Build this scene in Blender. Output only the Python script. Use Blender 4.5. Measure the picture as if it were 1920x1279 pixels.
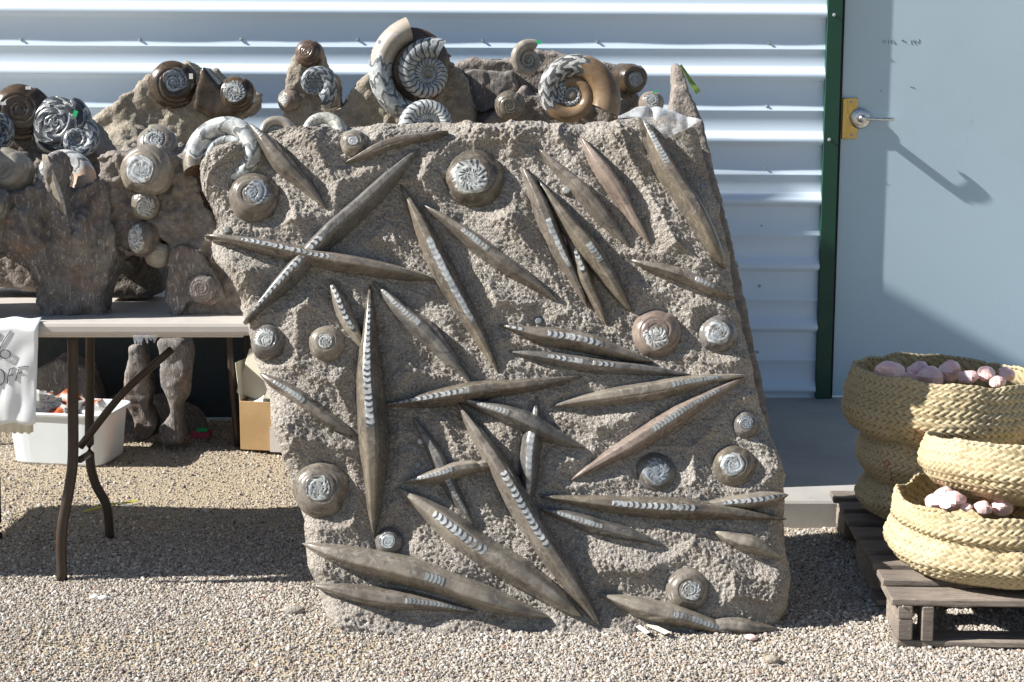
import bpy, math, random
import numpy as np
from mathutils import Vector, Matrix
random.seed(7)
RNG = np.random.default_rng(11)
PI = math.pi
R = math.radians
for o in list(bpy.data.objects):
    bpy.data.objects.remove(o)
SC = bpy.context.scene
COL = SC.collection

# ---------------------------------------------------------------- camera, light, exposure
FPX, CAMH, PITCH = 3000.0, 1.41, math.atan(490 / 3000.0)
cam_d = bpy.data.cameras.new('camera')
cam = bpy.data.objects.new('camera', cam_d)
COL.objects.link(cam)
cam.location = (0, 0, CAMH)
cam.rotation_euler = (PI / 2 - PITCH, 0, 0)
cam_d.sensor_width = 36
cam_d.lens = 36 * FPX / 1920
cam_d.clip_start = 0.05
cam_d.clip_end = 500
SC.camera = cam

SUN_EL, SUN_OFF = R(36), R(8)          # the sun stands to the left, eight degrees out of the wall's plane
sun_dir = Vector((-math.cos(SUN_EL) * math.cos(SUN_OFF), -math.cos(SUN_EL) * math.sin(SUN_OFF), math.sin(SUN_EL)))
sd = bpy.data.lights.new('sun', 'SUN')
sd.energy = 5.0
sd.angle = R(0.53)
sd.color = (1.0, 0.965, 0.90)
sun = bpy.data.objects.new('sun', sd)
COL.objects.link(sun)
sun.location = sun_dir * 20
sun.rotation_euler = sun_dir.to_track_quat('Z', 'Y').to_euler()
W = bpy.data.worlds.new('World')
SC.world = W
W.use_nodes = True
wn = W.node_tree
wn.nodes.clear()
sky = wn.nodes.new('ShaderNodeTexSky')
sky.sky_type = 'NISHITA'
sky.sun_disc = False
sky.sun_elevation = SUN_EL
sky.sun_rotation = R(270) - SUN_OFF
sky.air_density = 1.0
sky.dust_density = 0.3
sky.ozone_density = 1.2
bg = wn.nodes.new('ShaderNodeBackground')
bg.inputs['Strength'].default_value = 0.050
wo = wn.nodes.new('ShaderNodeOutputWorld')
wn.links.new(sky.outputs[0], bg.inputs[0])
wn.links.new(bg.outputs[0], wo.inputs[0])
SC.view_settings.view_transform = 'Standard'
SC.view_settings.look = 'None'
SC.view_settings.gamma = 1
SC.view_settings.use_curve_mapping = False
SC.view_settings.exposure = 1.0

# ---------------------------------------------------------------- places: pixels of the photograph to points
cp, sp = math.cos(PITCH), math.sin(PITCH)
def ray(u, v):
    a, b = (u - 960) / FPX, (639.5 - v) / FPX
    return Vector((a, cp + b * sp, -sp + b * cp))
CAMP = Vector((0, 0, CAMH))
def P(u, v, D):                       # the point of that pixel on the upright plane y = D
    d = ray(u, v)
    return CAMP + d * (D / d.y)
def G(u, v, z=0.0):                   # on a level plane
    d = ray(u, v)
    return CAMP + d * ((z - CAMH) / d.z)
LEAN = R(19)
SO = Vector((0, 3.96, 0))
SU, SV, SN = Vector((1, 0, 0)), Vector((0, math.sin(LEAN), math.cos(LEAN))), Vector((0, -math.cos(LEAN), math.sin(LEAN)))
def SUV(u, v):                        # in the leaning plane of the big slab
    d = ray(u, v)
    t = (SO - CAMP).dot(SN) / d.dot(SN)
    p = CAMP + d * t - SO
    return p.dot(SU), p.dot(SV)
def SPT(a, b, w=0.0):
    return SO + SU * a + SV * b + SN * w

# ---------------------------------------------------------------- numpy noise
def _hash(ix, iy, iz, s=0):
    h = (ix.astype(np.int64) * 374761393 + iy.astype(np.int64) * 668265263 + iz.astype(np.int64) * 2147483647 + s * 974634777) & 0xffffffff
    h = ((h ^ (h >> 13)) * 1274126177) & 0xffffffff
    h = (h ^ (h >> 16)) & 0xffffffff
    h = (h * 2246822519) & 0xffffffff
    h = (h ^ (h >> 15)) & 0xffffffff
    return h / 4294967295.0
def vnoise(p, s=0):                   # value noise in -1..1
    i = np.floor(p)
    f = p - i
    f = f * f * f * (f * (f * 6 - 15) + 10)
    i = i.astype(np.int64)
    r = 0
    for dx in (0, 1):
        wx = f[:, 0] if dx else 1 - f[:, 0]
        for dy in (0, 1):
            wy = f[:, 1] if dy else 1 - f[:, 1]
            for dz in (0, 1):
                wz = f[:, 2] if dz else 1 - f[:, 2]
                r = r + wx * wy * wz * _hash(i[:, 0] + dx, i[:, 1] + dy, i[:, 2] + dz, s)
    return r * 2 - 1
def fbm(p, octv=4, s=0):
    a, r, t = 1.0, 0, 0
    for k in range(octv):
        r = r + a * vnoise(p * (2 ** k) + 17.3 * k, s + k)
        t += a
        a *= 0.5
    return r / t
def worley(p, s=0):                   # distance to the nearest cell point
    i = np.floor(p).astype(np.int64)
    best = np.full(len(p), 9.0)
    for dx in (-1, 0, 1):
        for dy in (-1, 0, 1):
            for dz in (-1, 0, 1):
                cx, cy, cz = i[:, 0] + dx, i[:, 1] + dy, i[:, 2] + dz
                q = (cx + _hash(cx, cy, cz, s + 1) - p[:, 0]) ** 2 + (cy + _hash(cx, cy, cz, s + 2) - p[:, 1]) ** 2 + (cz + _hash(cx, cy, cz, s + 3) - p[:, 2]) ** 2
                best = np.minimum(best, q)
    return np.sqrt(best)

# ---------------------------------------------------------------- mesh helpers
def tag(o, label=None, cat=None, group=None, kind=None):
    if label: o['label'] = label
    if cat: o['category'] = cat
    if group: o['group'] = group
    if kind: o['kind'] = kind
    return o
def empty(name, loc=(0, 0, 0)):
    o = bpy.data.objects.new(name, None)
    o.location = loc
    o.empty_display_size = 0.1
    COL.objects.link(o)
    return o
def link(name, me, mat=None, parent=None, smooth=False):
    o = bpy.data.objects.new(name, me)
    COL.objects.link(o)
    if mat is not None and not me.materials:
        me.materials.append(mat)
    if smooth:
        me.shade_smooth()
    if parent is not None:
        o.parent = parent
        o.matrix_parent_inverse = Matrix.Translation(-Vector(parent.location)) if parent.type == 'EMPTY' else Matrix()
    return o
def npmesh(name, V, F, UV=None):
    me = bpy.data.meshes.new(name)
    V = np.asarray(V, dtype=np.float64).reshape(-1, 3)
    if isinstance(F, np.ndarray):
        k = F.shape[1]
        me.vertices.add(len(V))
        me.vertices.foreach_set('co', V.astype(np.float32).ravel())
        me.loops.add(F.size)
        me.loops.foreach_set('vertex_index', F.astype(np.int32).ravel())
        me.polygons.add(len(F))
        me.polygons.foreach_set('loop_start', np.arange(0, F.size, k, dtype=np.int32))
        me.polygons.foreach_set('loop_total', np.full(len(F), k, dtype=np.int32))
        me.update(calc_edges=True)
    else:
        me.from_pydata([tuple(v) for v in V], [], F)
        me.update()
    if UV is not None:
        UV = np.asarray(UV, dtype=np.float32)
        l = me.uv_layers.new(name='UVMap')
        li = np.empty(len(me.loops), dtype=np.int32)
        me.loops.foreach_get('vertex_index', li)
        l.data.foreach_set('uv', UV[li].ravel())
    return me
def grid_faces(ni, nj):               # ni rows, nj columns of vertices
    a = np.arange(ni * nj).reshape(ni, nj)
    return np.stack([a[:-1, :-1].ravel(), a[:-1, 1:].ravel(), a[1:, 1:].ravel(), a[1:, :-1].ravel()], 1)
class MB:
    def __init__(s): s.v, s.f = [], []
    def add(s, V, F):
        n = len(s.v)
        s.v += [tuple(x) for x in V]
        s.f += [tuple(i + n for i in q) for q in F]
        return s
    def box(s, c, d, rot=None, bev=0.0, taper=None):
        c = Vector(c); x, y, z = d[0] / 2, d[1] / 2, d[2] / 2
        m = rot if rot is not None else Matrix.Identity(3)
        if bev <= 0:
            V = [c + m @ Vector((i * x, j * y, k * z)) for k in (-1, 1) for j in (-1, 1) for i in (-1, 1)]
            return s.add(V, [(0, 2, 3, 1), (4, 5, 7, 6), (0, 1, 5, 4), (2, 6, 7, 3), (0, 4, 6, 2), (1, 3, 7, 5)])
        b = bev
        V, F = [], []
        def ring(zz, ins):
            xx, yy = x - ins, y - ins
            return [(-xx + b, -yy), (xx - b, -yy), (xx, -yy + b), (xx, yy - b), (xx - b, yy), (-xx + b, yy), (-xx, yy - b), (-xx, -yy + b)], zz
        for (rg, zz) in (ring(-z, b * .7), ring(-z + b, 0), ring(z - b, 0), ring(z, b * .7)):
            V += [c + m @ Vector((p[0], p[1], zz)) for p in rg]
        for k in range(3):
            for i in range(8):
                j = (i + 1) % 8
                F.append((k * 8 + i, k * 8 + j, k * 8 + 8 + j, k * 8 + 8 + i))
        F.append(tuple(range(7, -1, -1)))
        F.append(tuple(range(24, 32)))
        return s.add(V, F)
    def tube(s, pts, r, n=10, cap=True):
        pts = [Vector(p) for p in pts]
        V, F = [], []
        up = Vector((0, 0, 1))
        for i, p in enumerate(pts):
            t = (pts[min(i + 1, len(pts) - 1)] - pts[max(i - 1, 0)]).normalized()
            a = t.cross(up)
            if a.length < 1e-3: a = t.cross(Vector((1, 0, 0)))
            a.normalize()
            b = a.cross(t)
            rr = r[i] if isinstance(r, (list, tuple)) else r
            V += [p + (a * math.cos(2 * PI * k / n) + b * math.sin(2 * PI * k / n)) * rr for k in range(n)]
        for i in range(len(pts) - 1):
            for k in range(n):
                F.append((i * n + k, i * n + (k + 1) % n, (i + 1) * n + (k + 1) % n, (i + 1) * n + k))
        if cap:
            F.append(tuple(range(n - 1, -1, -1)))
            F.append(tuple(range((len(pts) - 1) * n, len(pts) * n)))
        return s.add(V, F)
    def disc(s, c, axis, r, h, n=24, dome=0.3):      # a short round boss standing on c along axis
        c, ax = Vector(c), Vector(axis).normalized()
        a = ax.orthogonal().normalized(); b = ax.cross(a)
        V, F = [], []
        for (q, t) in ((1, 0), (1, .7), (.85, 1), (.4, 1 + dome * .5)):
            V += [c + ax * (h * t) + (a * math.cos(2 * PI * k / n) + b * math.sin(2 * PI * k / n)) * (r * q) for k in range(n)]
        for i in range(3):
            for k in range(n):
                F.append((i * n + k, i * n + (k + 1) % n, (i + 1) * n + (k + 1) % n, (i + 1) * n + k))
        F.append(tuple(range(3 * n, 4 * n)))
        return s.add(V, F)
    def build(s, name, mat, parent=None, smooth=False):
        me = bpy.data.meshes.new(name)
        me.from_pydata(s.v, [], s.f)
        me.update()
        return link(name, me, mat, parent, smooth)
def smooth_path(pts, n=8):            # Catmull-Rom
    pts = [Vector(p) for p in pts]
    q = [pts[0] * 2 - pts[1]] + pts + [pts[-1] * 2 - pts[-2]]
    out = []
    for i in range(1, len(q) - 2):
        for k in range(n):
            t = k / n
            out.append(.5 * ((2 * q[i]) + (q[i + 1] - q[i - 1]) * t + (2 * q[i - 1] - 5 * q[i] + 4 * q[i + 1] - q[i + 2]) * t * t + (3 * q[i] - q[i - 1] - 3 * q[i + 1] + q[i + 2]) * t ** 3))
    out.append(pts[-1])
    return out

# ---------------------------------------------------------------- materials
class X:                              # a number, vector or socket in a material, with arithmetic
    def __init__(s, t, k): s.t, s.k = t, k
    def m(s, op, *a):
        n = s.t.nodes.new('ShaderNodeMath'); n.operation = op
        for i, q in enumerate((s,) + a):
            if isinstance(q, X): s.t.links.new(q.k, n.inputs[i])
            else: n.inputs[i].default_value = q
        return X(s.t, n.outputs[0])
    def __add__(s, o): return s.m('ADD', o)
    def __sub__(s, o): return s.m('SUBTRACT', o)
    def __mul__(s, o): return s.m('MULTIPLY', o)
    def __truediv__(s, o): return s.m('DIVIDE', o)
    def fract(s): return s.m('FRACT')
    def abs(s): return s.m('ABSOLUTE')
    def step(s, e): return s.m('GREATER_THAN', e)
    def ramp(s, a, b, lo=0.0, hi=1.0):
        n = s.t.nodes.new('ShaderNodeMapRange')
        n.interpolation_type = 'SMOOTHSTEP'
        s.t.links.new(s.k, n.inputs[0])
        for i, q in enumerate((a, b, lo, hi)): n.inputs[i + 1].default_value = q
        return X(s.t, n.outputs[0])
def mat_new(name, rough=0.8, spec=0.4):
    m = bpy.data.materials.new(name)
    m.use_nodes = True
    t = m.node_tree
    b = t.nodes['Principled BSDF']
    b.inputs['Roughness'].default_value = rough
    b.inputs['Specular IOR Level'].default_value = spec
    return m, t, b
def coords(t, which='Object', scale=(1, 1, 1)):
    n = t.nodes.new('ShaderNodeTexCoord')
    mp = t.nodes.new('ShaderNodeMapping')
    mp.inputs['Scale'].default_value = scale
    t.links.new(n.outputs[which], mp.inputs[0])
    return mp.outputs[0]
def noise(t, co, scale, detail=4, rough=.55, dist=0.0):
    n = t.nodes.new('ShaderNodeTexNoise')
    n.inputs['Scale'].default_value = scale
    n.inputs['Detail'].default_value = detail
    n.inputs['Roughness'].default_value = rough
    n.inputs['Distortion'].default_value = dist
    t.links.new(co, n.inputs['Vector'])
    return X(t, n.outputs[0])
def voro(t, co, scale, feat='F1'):
    n = t.nodes.new('ShaderNodeTexVoronoi')
    n.feature = feat
    n.inputs['Scale'].default_value = scale
    t.links.new(co, n.inputs['Vector'])
    return n
def mixc(t, f, a, b, mode='MIX'):
    n = t.nodes.new('ShaderNodeMix'); n.data_type = 'RGBA'; n.blend_type = mode
    for q, i in ((f, 0), (a, 6), (b, 7)):
        if isinstance(q, X): t.links.new(q.k, n.inputs[i])
        elif hasattr(q, 'is_output'): t.links.new(q, n.inputs[i])
        else: n.inputs[i].default_value = q if i == 0 else (*q, 1)
    return n.outputs[2]
def bump(t, b, hs, strength=.5, dist=.003):
    n = t.nodes.new('ShaderNodeBump')
    n.inputs['Strength'].default_value = strength
    n.inputs['Distance'].default_value = dist
    t.links.new(hs.k, n.inputs['Height'])
    t.links.new(n.outputs[0], b.inputs['Normal'])
    return n
def uvx(t):
    n = t.nodes.new('ShaderNodeTexCoord')
    s = t.nodes.new('ShaderNodeSeparateXYZ')
    t.links.new(n.outputs['UV'], s.inputs[0])
    return X(t, s.outputs[0]), X(t, s.outputs[1])
def attr(t, name):
    n = t.nodes.new('ShaderNodeAttribute'); n.attribute_name = name
    return X(t, n.outputs['Fac'])
def setc(t, b, c):
    if hasattr(c, 'is_output'): t.links.new(c, b.inputs['Base Color'])
    else: b.inputs['Base Color'].default_value = (*c, 1)

def stone_mat(name, c1, c2, c3, fine=260, bs=.7, speck=True, streak=False):
    m, t, b = mat_new(name, .88, .25)
    co = coords(t)
    n1 = noise(t, co, 5, 5, .6).ramp(.35, .65)
    n2 = noise(t, co, 34, 5, .65).ramp(.35, .7)
    c = mixc(t, n1, c1, c2)
    c = mixc(t, n2 * .55, c, c3)
    dust = noise(t, co, 90, 3, .7).ramp(.52, .75)
    c = mixc(t, dust * .5, c, tuple(min(1, q * 1.5 + .05) for q in c1))
    if streak:
        fl = noise(t, coords(t, 'Object', (1, 1, .28)), 150, 2, .6, .8).ramp(.56, .68)
        c = mixc(t, fl * .75, c, (.50, .47, .44))
        c = mixc(t, noise(t, co, 9, 3, .6).ramp(.5, .7) * .35, c, (.30, .17, .12))
    if speck:
        sv = X(t, voro(t, co, 330).outputs['Distance'])
        c = mixc(t, sv.ramp(.34, .12) * noise(t, co, 60, 2, .6).ramp(.38, .55) * .85, c, (.62, .60, .57))
        c = mixc(t, noise(t, co, 190, 3, .7).ramp(.52, .64) * .75, c, (.105, .09, .08))
        v = X(t, voro(t, co, 260).outputs['Distance'])
        sel = noise(t, co, 130, 2, .5).ramp(.45, .6)
        sp_ = v.ramp(.42, .22) * sel * attr(t, 'carve').ramp(0, .8, .15, 1)
        c = mixc(t, sp_ * .9, c, (.66, .64, .60))
    setc(t, b, c)
    if streak:
        co2 = coords(t, 'Object', (3, 3, .35))
        h = noise(t, co2, 70, 4, .7, 1.0) + noise(t, co, fine, 3, .6) * .5
    else:
        h = noise(t, co, fine, 4, .7) + X(t, voro(t, co, fine * .6).outputs['Distance']) * .8
    bump(t, b, h, bs, .004)
    return m
def polish_mat(name, c1, c2, c3, rough=.17, use_uv=True):
    m, t, b = mat_new(name, rough, .6)
    co = coords(t, 'Object')
    n1 = noise(t, co, 9, 4, .6, .6).ramp(.35, .65)
    n2 = noise(t, co, 38, 4, .6, 1.5).ramp(.45, .7)
    c = mixc(t, n1, c1, c2)
    c = mixc(t, n2 * .7, c, c3)
    w = noise(t, co, 110, 3, .7).ramp(.66, .78)
    c = mixc(t, w * .45, c, (.55, .50, .42))
    ed = X(t, voro(t, co, 13, 'DISTANCE_TO_EDGE').outputs['Distance']) + noise(t, co, 30, 4, .7) * .22
    c = mixc(t, ed.ramp(.105, .09) * .32, c, (.48, .44, .38))
    ed2 = X(t, voro(t, coords(t, 'Object', (1.7, 1.7, 1.7)), 11, 'DISTANCE_TO_EDGE').outputs['Distance']) + noise(t, co, 24, 4, .7) * .22
    c = mixc(t, ed2.ramp(.098, .088) * .45, c, (.03, .025, .02))
    d = noise(t, co, 22, 4, .6).ramp(.58, .72)
    c = mixc(t, d * .25, c, (.40, .37, .32))
    setc(t, b, c)
    r = noise(t, co, 60, 4, .7).ramp(.3, .7, rough, rough + .2)
    t.links.new(r.k, b.inputs['Roughness'])
    bump(t, b, noise(t, co, 160, 3, .6), .15, .0015)
    return m
LIGHT, DARK = (.66, .67, .66), (.045, .048, .055)
def chamber_mat(name, n_per_m=75, amt=.5, light=(.52, .54, .53)):   # a cut row of chambers: curved septa across the strip
    m, t, b = mat_new(name, .3, .5)
    u, v = uvx(t)
    co = coords(t)
    wob = noise(t, co, 60, 3, .6)
    ph = (u * n_per_m + v * v * .6 + wob * .35)
    fr = (ph.fract() - .5).abs()
    sel = noise(t, co, 38, 2, .6).ramp(.32, .50, .25, 1)
    dark = fr.ramp(.30, .16) * sel * v.abs().ramp(1.0, .8)
    line = fr.ramp(.44, .49)
    c = mixc(t, noise(t, co, 40, 3, .6).ramp(.35, .65), light, (.33, .35, .36))
    c = mixc(t, dark * amt * 1.6, c, (.06, .065, .075))
    c = mixc(t, line * .6, c, (.20, .20, .21))
    rag = v.abs() + noise(t, co, 75, 4, .65) * 1.5
    c = mixc(t, rag.ramp(1.35, 1.55), c, (.13, .108, .088))
    c = mixc(t, noise(t, co, 28, 4, .6).ramp(.54, .68) * .8, c, (.17, .15, .13))
    setc(t, b, c)
    bump(t, b, fr * -1 + noise(t, co, 200, 2, .6) * .4, .3, .0015)
    return m
def septa_mat(name, n=18, whorl=.5, light=(.50, .52, .51), dark=(.05, .055, .065), mess=.0):   # the coiled chambers of a disc, UV = (turn, radius)
    m, t, b = mat_new(name, .28, .5)
    u, v = uvx(t)
    co = coords(t)
    L = (v.m('MAXIMUM', .03)).m('LOGARITHM', whorl)
    wv = noise(t, co, 70, 3, .6)
    k = (L + u + wv * .06).fract()
    a = (u * n + k * k * 1.1 + wv * (.5 + mess)).fract()
    cell = (a - .5).abs().ramp(.32, .18) * (k - .5).abs().ramp(.40, .27)
    sel = noise(t, co, 45, 2, .6).ramp(.34, .5)
    edge = (k - .5).abs().ramp(.42, .49)
    c = mixc(t, noise(t, co, 50, 4, .6).ramp(.35, .65), light, tuple(q * .62 for q in light))
    c = mixc(t, cell * sel, c, dark)
    c = mixc(t, edge * .7, c, tuple(min(1, q * 1.15) for q in light))
    rag = v + noise(t, co, 60, 4, .65) * .9
    c = mixc(t, rag.ramp(1.28, 1.42), c, (.15, .125, .10))
    c = mixc(t, noise(t, co, 33, 4, .65).ramp(.54, .66) * (.35 + mess * .6), c, (.16, .14, .125))
    setc(t, b, c)
    bump(t, b, cell * -1 + noise(t, co, 180, 2, .6) * .4, .25, .0015)
    return m
def suture_mat(name, n=7.0, zz=4, amp=.45, shell=(.20, .15, .10), light=(.60, .60, .58), dark=(.07, .075, .085), cut=(-9, 9), rough=.22, dens=.5, shell2=None, cut2=9):
    # zigzag suture bands round the whorl; plain shell outside the turns cut[0]..cut[1]; UV = (turns, round)
    m, t, b = mat_new(name, rough, .6)
    u, v = uvx(t)
    co = coords(t)
    wob = noise(t, co, 30, 4, .6)
    tri = ((v * zz).fract() - .5).abs() * 2
    tri2 = ((v * zz * 3 + .3).fract() - .5).abs() * 2
    ph = u * n + tri * amp + tri2 * amp * .22 + wob * 1.1
    fr = ph.fract()
    band = (fr - .5).abs().ramp(dens * .5 + .04, dens * .5 - .04)
    line = (fr - (.5 - dens * .5 + .03)).abs().ramp(.05, .02)
    body = mixc(t, noise(t, co, 25, 4, .65, 1).ramp(.35, .65), light, tuple(q * .5 for q in light))
    c = mixc(t, band * .92, body, dark)
    c = mixc(t, line, c, (.66, .66, .63))
    sh = mixc(t, noise(t, co, 14, 5, .65, .8).ramp(.35, .65), shell, shell2 or tuple(q * .45 for q in shell))
    sh = mixc(t, noise(t, co, 70, 3, .7).ramp(.62, .75) * .4, sh, (.5, .46, .40))
    jag = tri * .05 + wob * .06
    mk = (u + jag).ramp(cut[0], cut[0] + .012) * (u + jag).ramp(cut[1] + .012, cut[1])
    mk = mk.m('MAXIMUM', (u + jag).ramp(cut2, cut2 + .02))
    c = mixc(t, mk, sh, c)
    setc(t, b, c)
    t.links.new(noise(t, co, 50, 4, .7).ramp(.3, .7, rough, rough + .22).k, b.inputs['Roughness'])
    bump(t, b, noise(t, co, 120, 3, .6), .12, .002)
    return m
def paint_mat(name, c, rough=.45, dirt=.12, scale=6, spec=.4, bsc=0):
    m, t, b = mat_new(name, rough, spec)
    co = coords(t)
    n1 = noise(t, co, scale, 5, .6).ramp(.3, .75)
    n2 = noise(t, coords(t, 'Object', (8, 8, .8)), 9, 4, .7).ramp(.5, .8)
    cc = mixc(t, n1 * dirt, c, tuple(q * .65 for q in c))
    cc = mixc(t, n2 * dirt * .8, cc, tuple(q * f for q, f in zip(c, (.72, .68, .6))))
    setc(t, b, cc)
    t.links.new(noise(t, co, 30, 3, .6).ramp(.3, .7, rough - .06, rough + .12).k, b.inputs['Roughness'])
    if bsc: bump(t, b, noise(t, co, bsc, 3, .5), .12, .002)
    return m
def metal_mat(name, c, rough=.3):
    m, t, b = mat_new(name, rough, .5)
    b.inputs['Metallic'].default_value = 1
    setc(t, b, c)
    t.links.new(noise(t, coords(t), 60, 3, .6).ramp(.3, .7, rough - .05, rough + .15).k, b.inputs['Roughness'])
    return m

M = {}
M['rock'] = stone_mat('bush hammered limestone', (.345, .305, .263), (.42, .388, .35), (.205, .178, .153), 260, 1.0)
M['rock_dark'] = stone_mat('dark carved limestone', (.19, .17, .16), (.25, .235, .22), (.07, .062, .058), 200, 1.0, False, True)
M['rock_tan'] = stone_mat('tan limestone', (.38, .335, .27), (.28, .245, .20), (.17, .145, .115), 150, .9, False)
M['rock_mid'] = stone_mat('brown limestone', (.30, .265, .235), (.23, .20, .18), (.11, .092, .082), 180, .9, False)
ORTHO = [polish_mat('polished taupe fossil', (.13, .112, .092), (.21, .185, .158), (.062, .052, .045)),
         polish_mat('polished olive fossil', (.145, .122, .092), (.08, .07, .06), (.24, .205, .165)),
         polish_mat('polished grey fossil', (.115, .108, .10), (.17, .16, .15), (.045, .043, .043)),
         polish_mat('polished rosy fossil', (.20, .155, .13), (.28, .225, .19), (.10, .08, .07)),
         polish_mat('polished pale fossil', (.24, .21, .17), (.15, .13, .108), (.33, .30, .26))]
CHAM = [chamber_mat('cut chamber row bold', 62, .62, (.52, .54, .54)), chamber_mat('cut chamber row fine', 95, .45, (.33, .345, .34)),
        chamber_mat('cut chamber row pale', 60, .28, (.50, .52, .53))]
SEPTA = [septa_mat('coiled chambers crisp', 17, .42), septa_mat('coiled chambers messy', 11, .5, (.46, .48, .47), (.09, .09, .095), .8),
         septa_mat('coiled chambers white', 13, .45, (.58, .59, .58), (.15, .15, .15), .5),
         septa_mat('coiled chambers blue grey', 12, .45, (.30, .34, .38), (.10, .105, .12), .3)]
SEPTA.append(septa_mat('smooth pale centre', 5, .6, (.50, .53, .55), (.22, .24, .26), .9))
M['white_metal'] = paint_mat('white painted steel', (.68, .80, .93), .38, .06, 2.5)
M['green'] = paint_mat('dark green painted trim', (.012, .062, .040), .4, .15)
M['door'] = paint_mat('grey blue door paint', (.49, .63, .72), .5, .08, 2.5, .35, 400)
def _scuff():
    m = M['door']; t = m.node_tree; b = t.nodes['Principled BSDF']
    src = b.inputs['Base Color'].links[0].from_socket
    co = coords(t)
    f = noise(t, coords(t, 'Object', (1, 1, .25)), 40, 3, .75, 1.5).ramp(.66, .72) * noise(t, co, 4, 2, .5).ramp(.5, .62)
    c = mixc(t, f * .5, src, (.22, .25, .27))
    c = mixc(t, noise(t, co, 1.6, 4, .6).ramp(.45, .7) * .22, c, (.40, .47, .50))
    t.links.new(c, b.inputs['Base Color'])
_scuff()
M['brass'] = metal_mat('brass plate', (.62, .45, .16), .38)
M['chrome'] = metal_mat('brushed steel', (.62, .62, .62), .25)
M['screw'] = paint_mat('galvanised screw', (.42, .44, .46), .35, .1)
M['ink'] = paint_mat('black ink', (.03, .03, .035), .7, .2)
M['gap'] = paint_mat('black door gap', (.015, .015, .02), .8, .1)
M['leg'] = paint_mat('dark brown steel tube', (.050, .034, .026), .42, .3, 18)
M['plastic_top'] = paint_mat('taupe plastic table', (.52, .485, .45), .5, .12, 14, .4, 300)
M['bin'] = paint_mat('white plastic', (.72, .75, .78), .4, .08, 8)
M['bin'].node_tree.nodes['Principled BSDF'].inputs['Subsurface Weight'].default_value = .05
M['cloth'] = paint_mat('white sign cloth', (.80, .82, .84), .85, .05, 12)
M['news'] = None

def newspaper():
    m, t, b = mat_new('crumpled newspaper', .8, .2)
    co = coords(t)
    st = X(t, voro(t, coords(t, 'Object', (1, 1, 3.2)), 60).outputs['Distance'])
    n = noise(t, co, 9, 2, .5).ramp(.45, .55)
    c = mixc(t, st.ramp(.4, .2) * n, (.60, .59, .56), (.16, .16, .17))
    c = mixc(t, noise(t, co, 7, 1, .4).ramp(.62, .66), c, (.36, .10, .04))
    setc(t, b, c)
    return m
M['news'] = newspaper()
def card():
    m, t, b = mat_new('brown cardboard', .85, .2)
    co = coords(t)
    c = mixc(t, noise(t, co, 7, 4, .6).ramp(.35, .65), (.46, .31, .16), (.38, .25, .125))
    w = noise(t, coords(t, 'Object', (1, 1, 12)), 40, 2, .5)
    c = mixc(t, w.ramp(.5, .7) * .3, c, (.32, .21, .10))
    setc(t, b, c)
    bump(t, b, w, .2, .001)
    return m
M['card'] = card()
M['card_pale'] = paint_mat('pale cardboard lining', (.68, .64, .52), .85, .1, 10)
def wood():
    m, t, b = mat_new('weathered pallet wood', .85, .25)
    co = coords(t)
    g = noise(t, coords(t, 'Object', (1.2, 9, 9)), 11, 6, .7, .6)
    c = mixc(t, g.ramp(.3, .7), (.33, .28, .23), (.17, .14, .12))
    c = mixc(t, noise(t, co, 4, 4, .6).ramp(.4, .65) * .5, c, (.12, .10, .09))
    c = mixc(t, noise(t, co, 45, 3, .7).ramp(.62, .74) * .6, c, (.45, .41, .36))
    setc(t, b, c)
    bump(t, b, g + noise(t, co, 120, 3, .7) * .3, .6, .004)
    return m
M['wood'] = wood()
def straw():
    m, t, b = mat_new('woven palm leaf', .72, .35)
    co = coords(t)
    h = attr(t, 'weave')
    c = mixc(t, noise(t, co, 5, 4, .6).ramp(.35, .68), (.52, .435, .285), (.44, .35, .205))
    c = mixc(t, noise(t, co, 70, 3, .7).ramp(.45, .75) * .6, c, (.58, .53, .36))
    c = mixc(t, noise(t, co, 6.5, 3, .6).ramp(.6, .75) * .5, c, (.40, .36, .17))
    c = mixc(t, h.ramp(.62, .05) * .85, c, (.14, .10, .045))  # shade between the strands, painted in as dark brown
    c = mixc(t, noise(t, co, 150, 2, .5).ramp(.55, .7) * .35, c, (.36, .24, .10))
    setc(t, b, c)
    bump(t, b, noise(t, co, 420, 3, .6), .35, .0012)
    return m
M['straw'] = straw()
def quartz():
    m, t, b = mat_new('rose quartz', .38, .5)
    co = coords(t)
    c = mixc(t, noise(t, co, 14, 5, .65, .6).ramp(.3, .7), (.82, .50, .49), (.88, .66, .63))
    c = mixc(t, noise(t, co, 32, 4, .7).ramp(.58, .75) * .6, c, (.70, .38, .34))
    setc(t, b, c)
    b.inputs['Subsurface Weight'].default_value = .25
    b.inputs['Subsurface Radius'].default_value = (.02, .012, .01)
    bump(t, b, noise(t, co, 45, 4, .6), .5, .006)
    return m
M['quartz'] = quartz()
def concrete():
    m, t, b = mat_new('smooth concrete', .75, .3)
    co = coords(t)
    c = mixc(t, noise(t, co, 2.5, 6, .65).ramp(.3, .7), (.40, .385, .36), (.31, .30, .285))
    c = mixc(t, noise(t, co, 18, 4, .7).ramp(.58, .75) * .5, c, (.22, .21, .20))
    setc(t, b, c)
    bump(t, b, noise(t, co, 160, 4, .7), .3, .002)
    return m
M['concrete'] = concrete()
def ground_m():
    m, t, b = mat_new('sandy ground', .95, .15)
    co = coords(t)
    c = mixc(t, noise(t, co, 3, 5, .6).ramp(.35, .65), (.46, .385, .28), (.50, .41, .29))
    c = mixc(t, noise(t, co, 120, 4, .7).ramp(.4, .7) * .7, c, (.20, .165, .13))
    setc(t, b, c)
    bump(t, b, noise(t, co, 150, 4, .7) + X(t, voro(t, co, 130).outputs['Distance']), .8, .008)
    return m
M['ground'] = ground_m()
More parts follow.
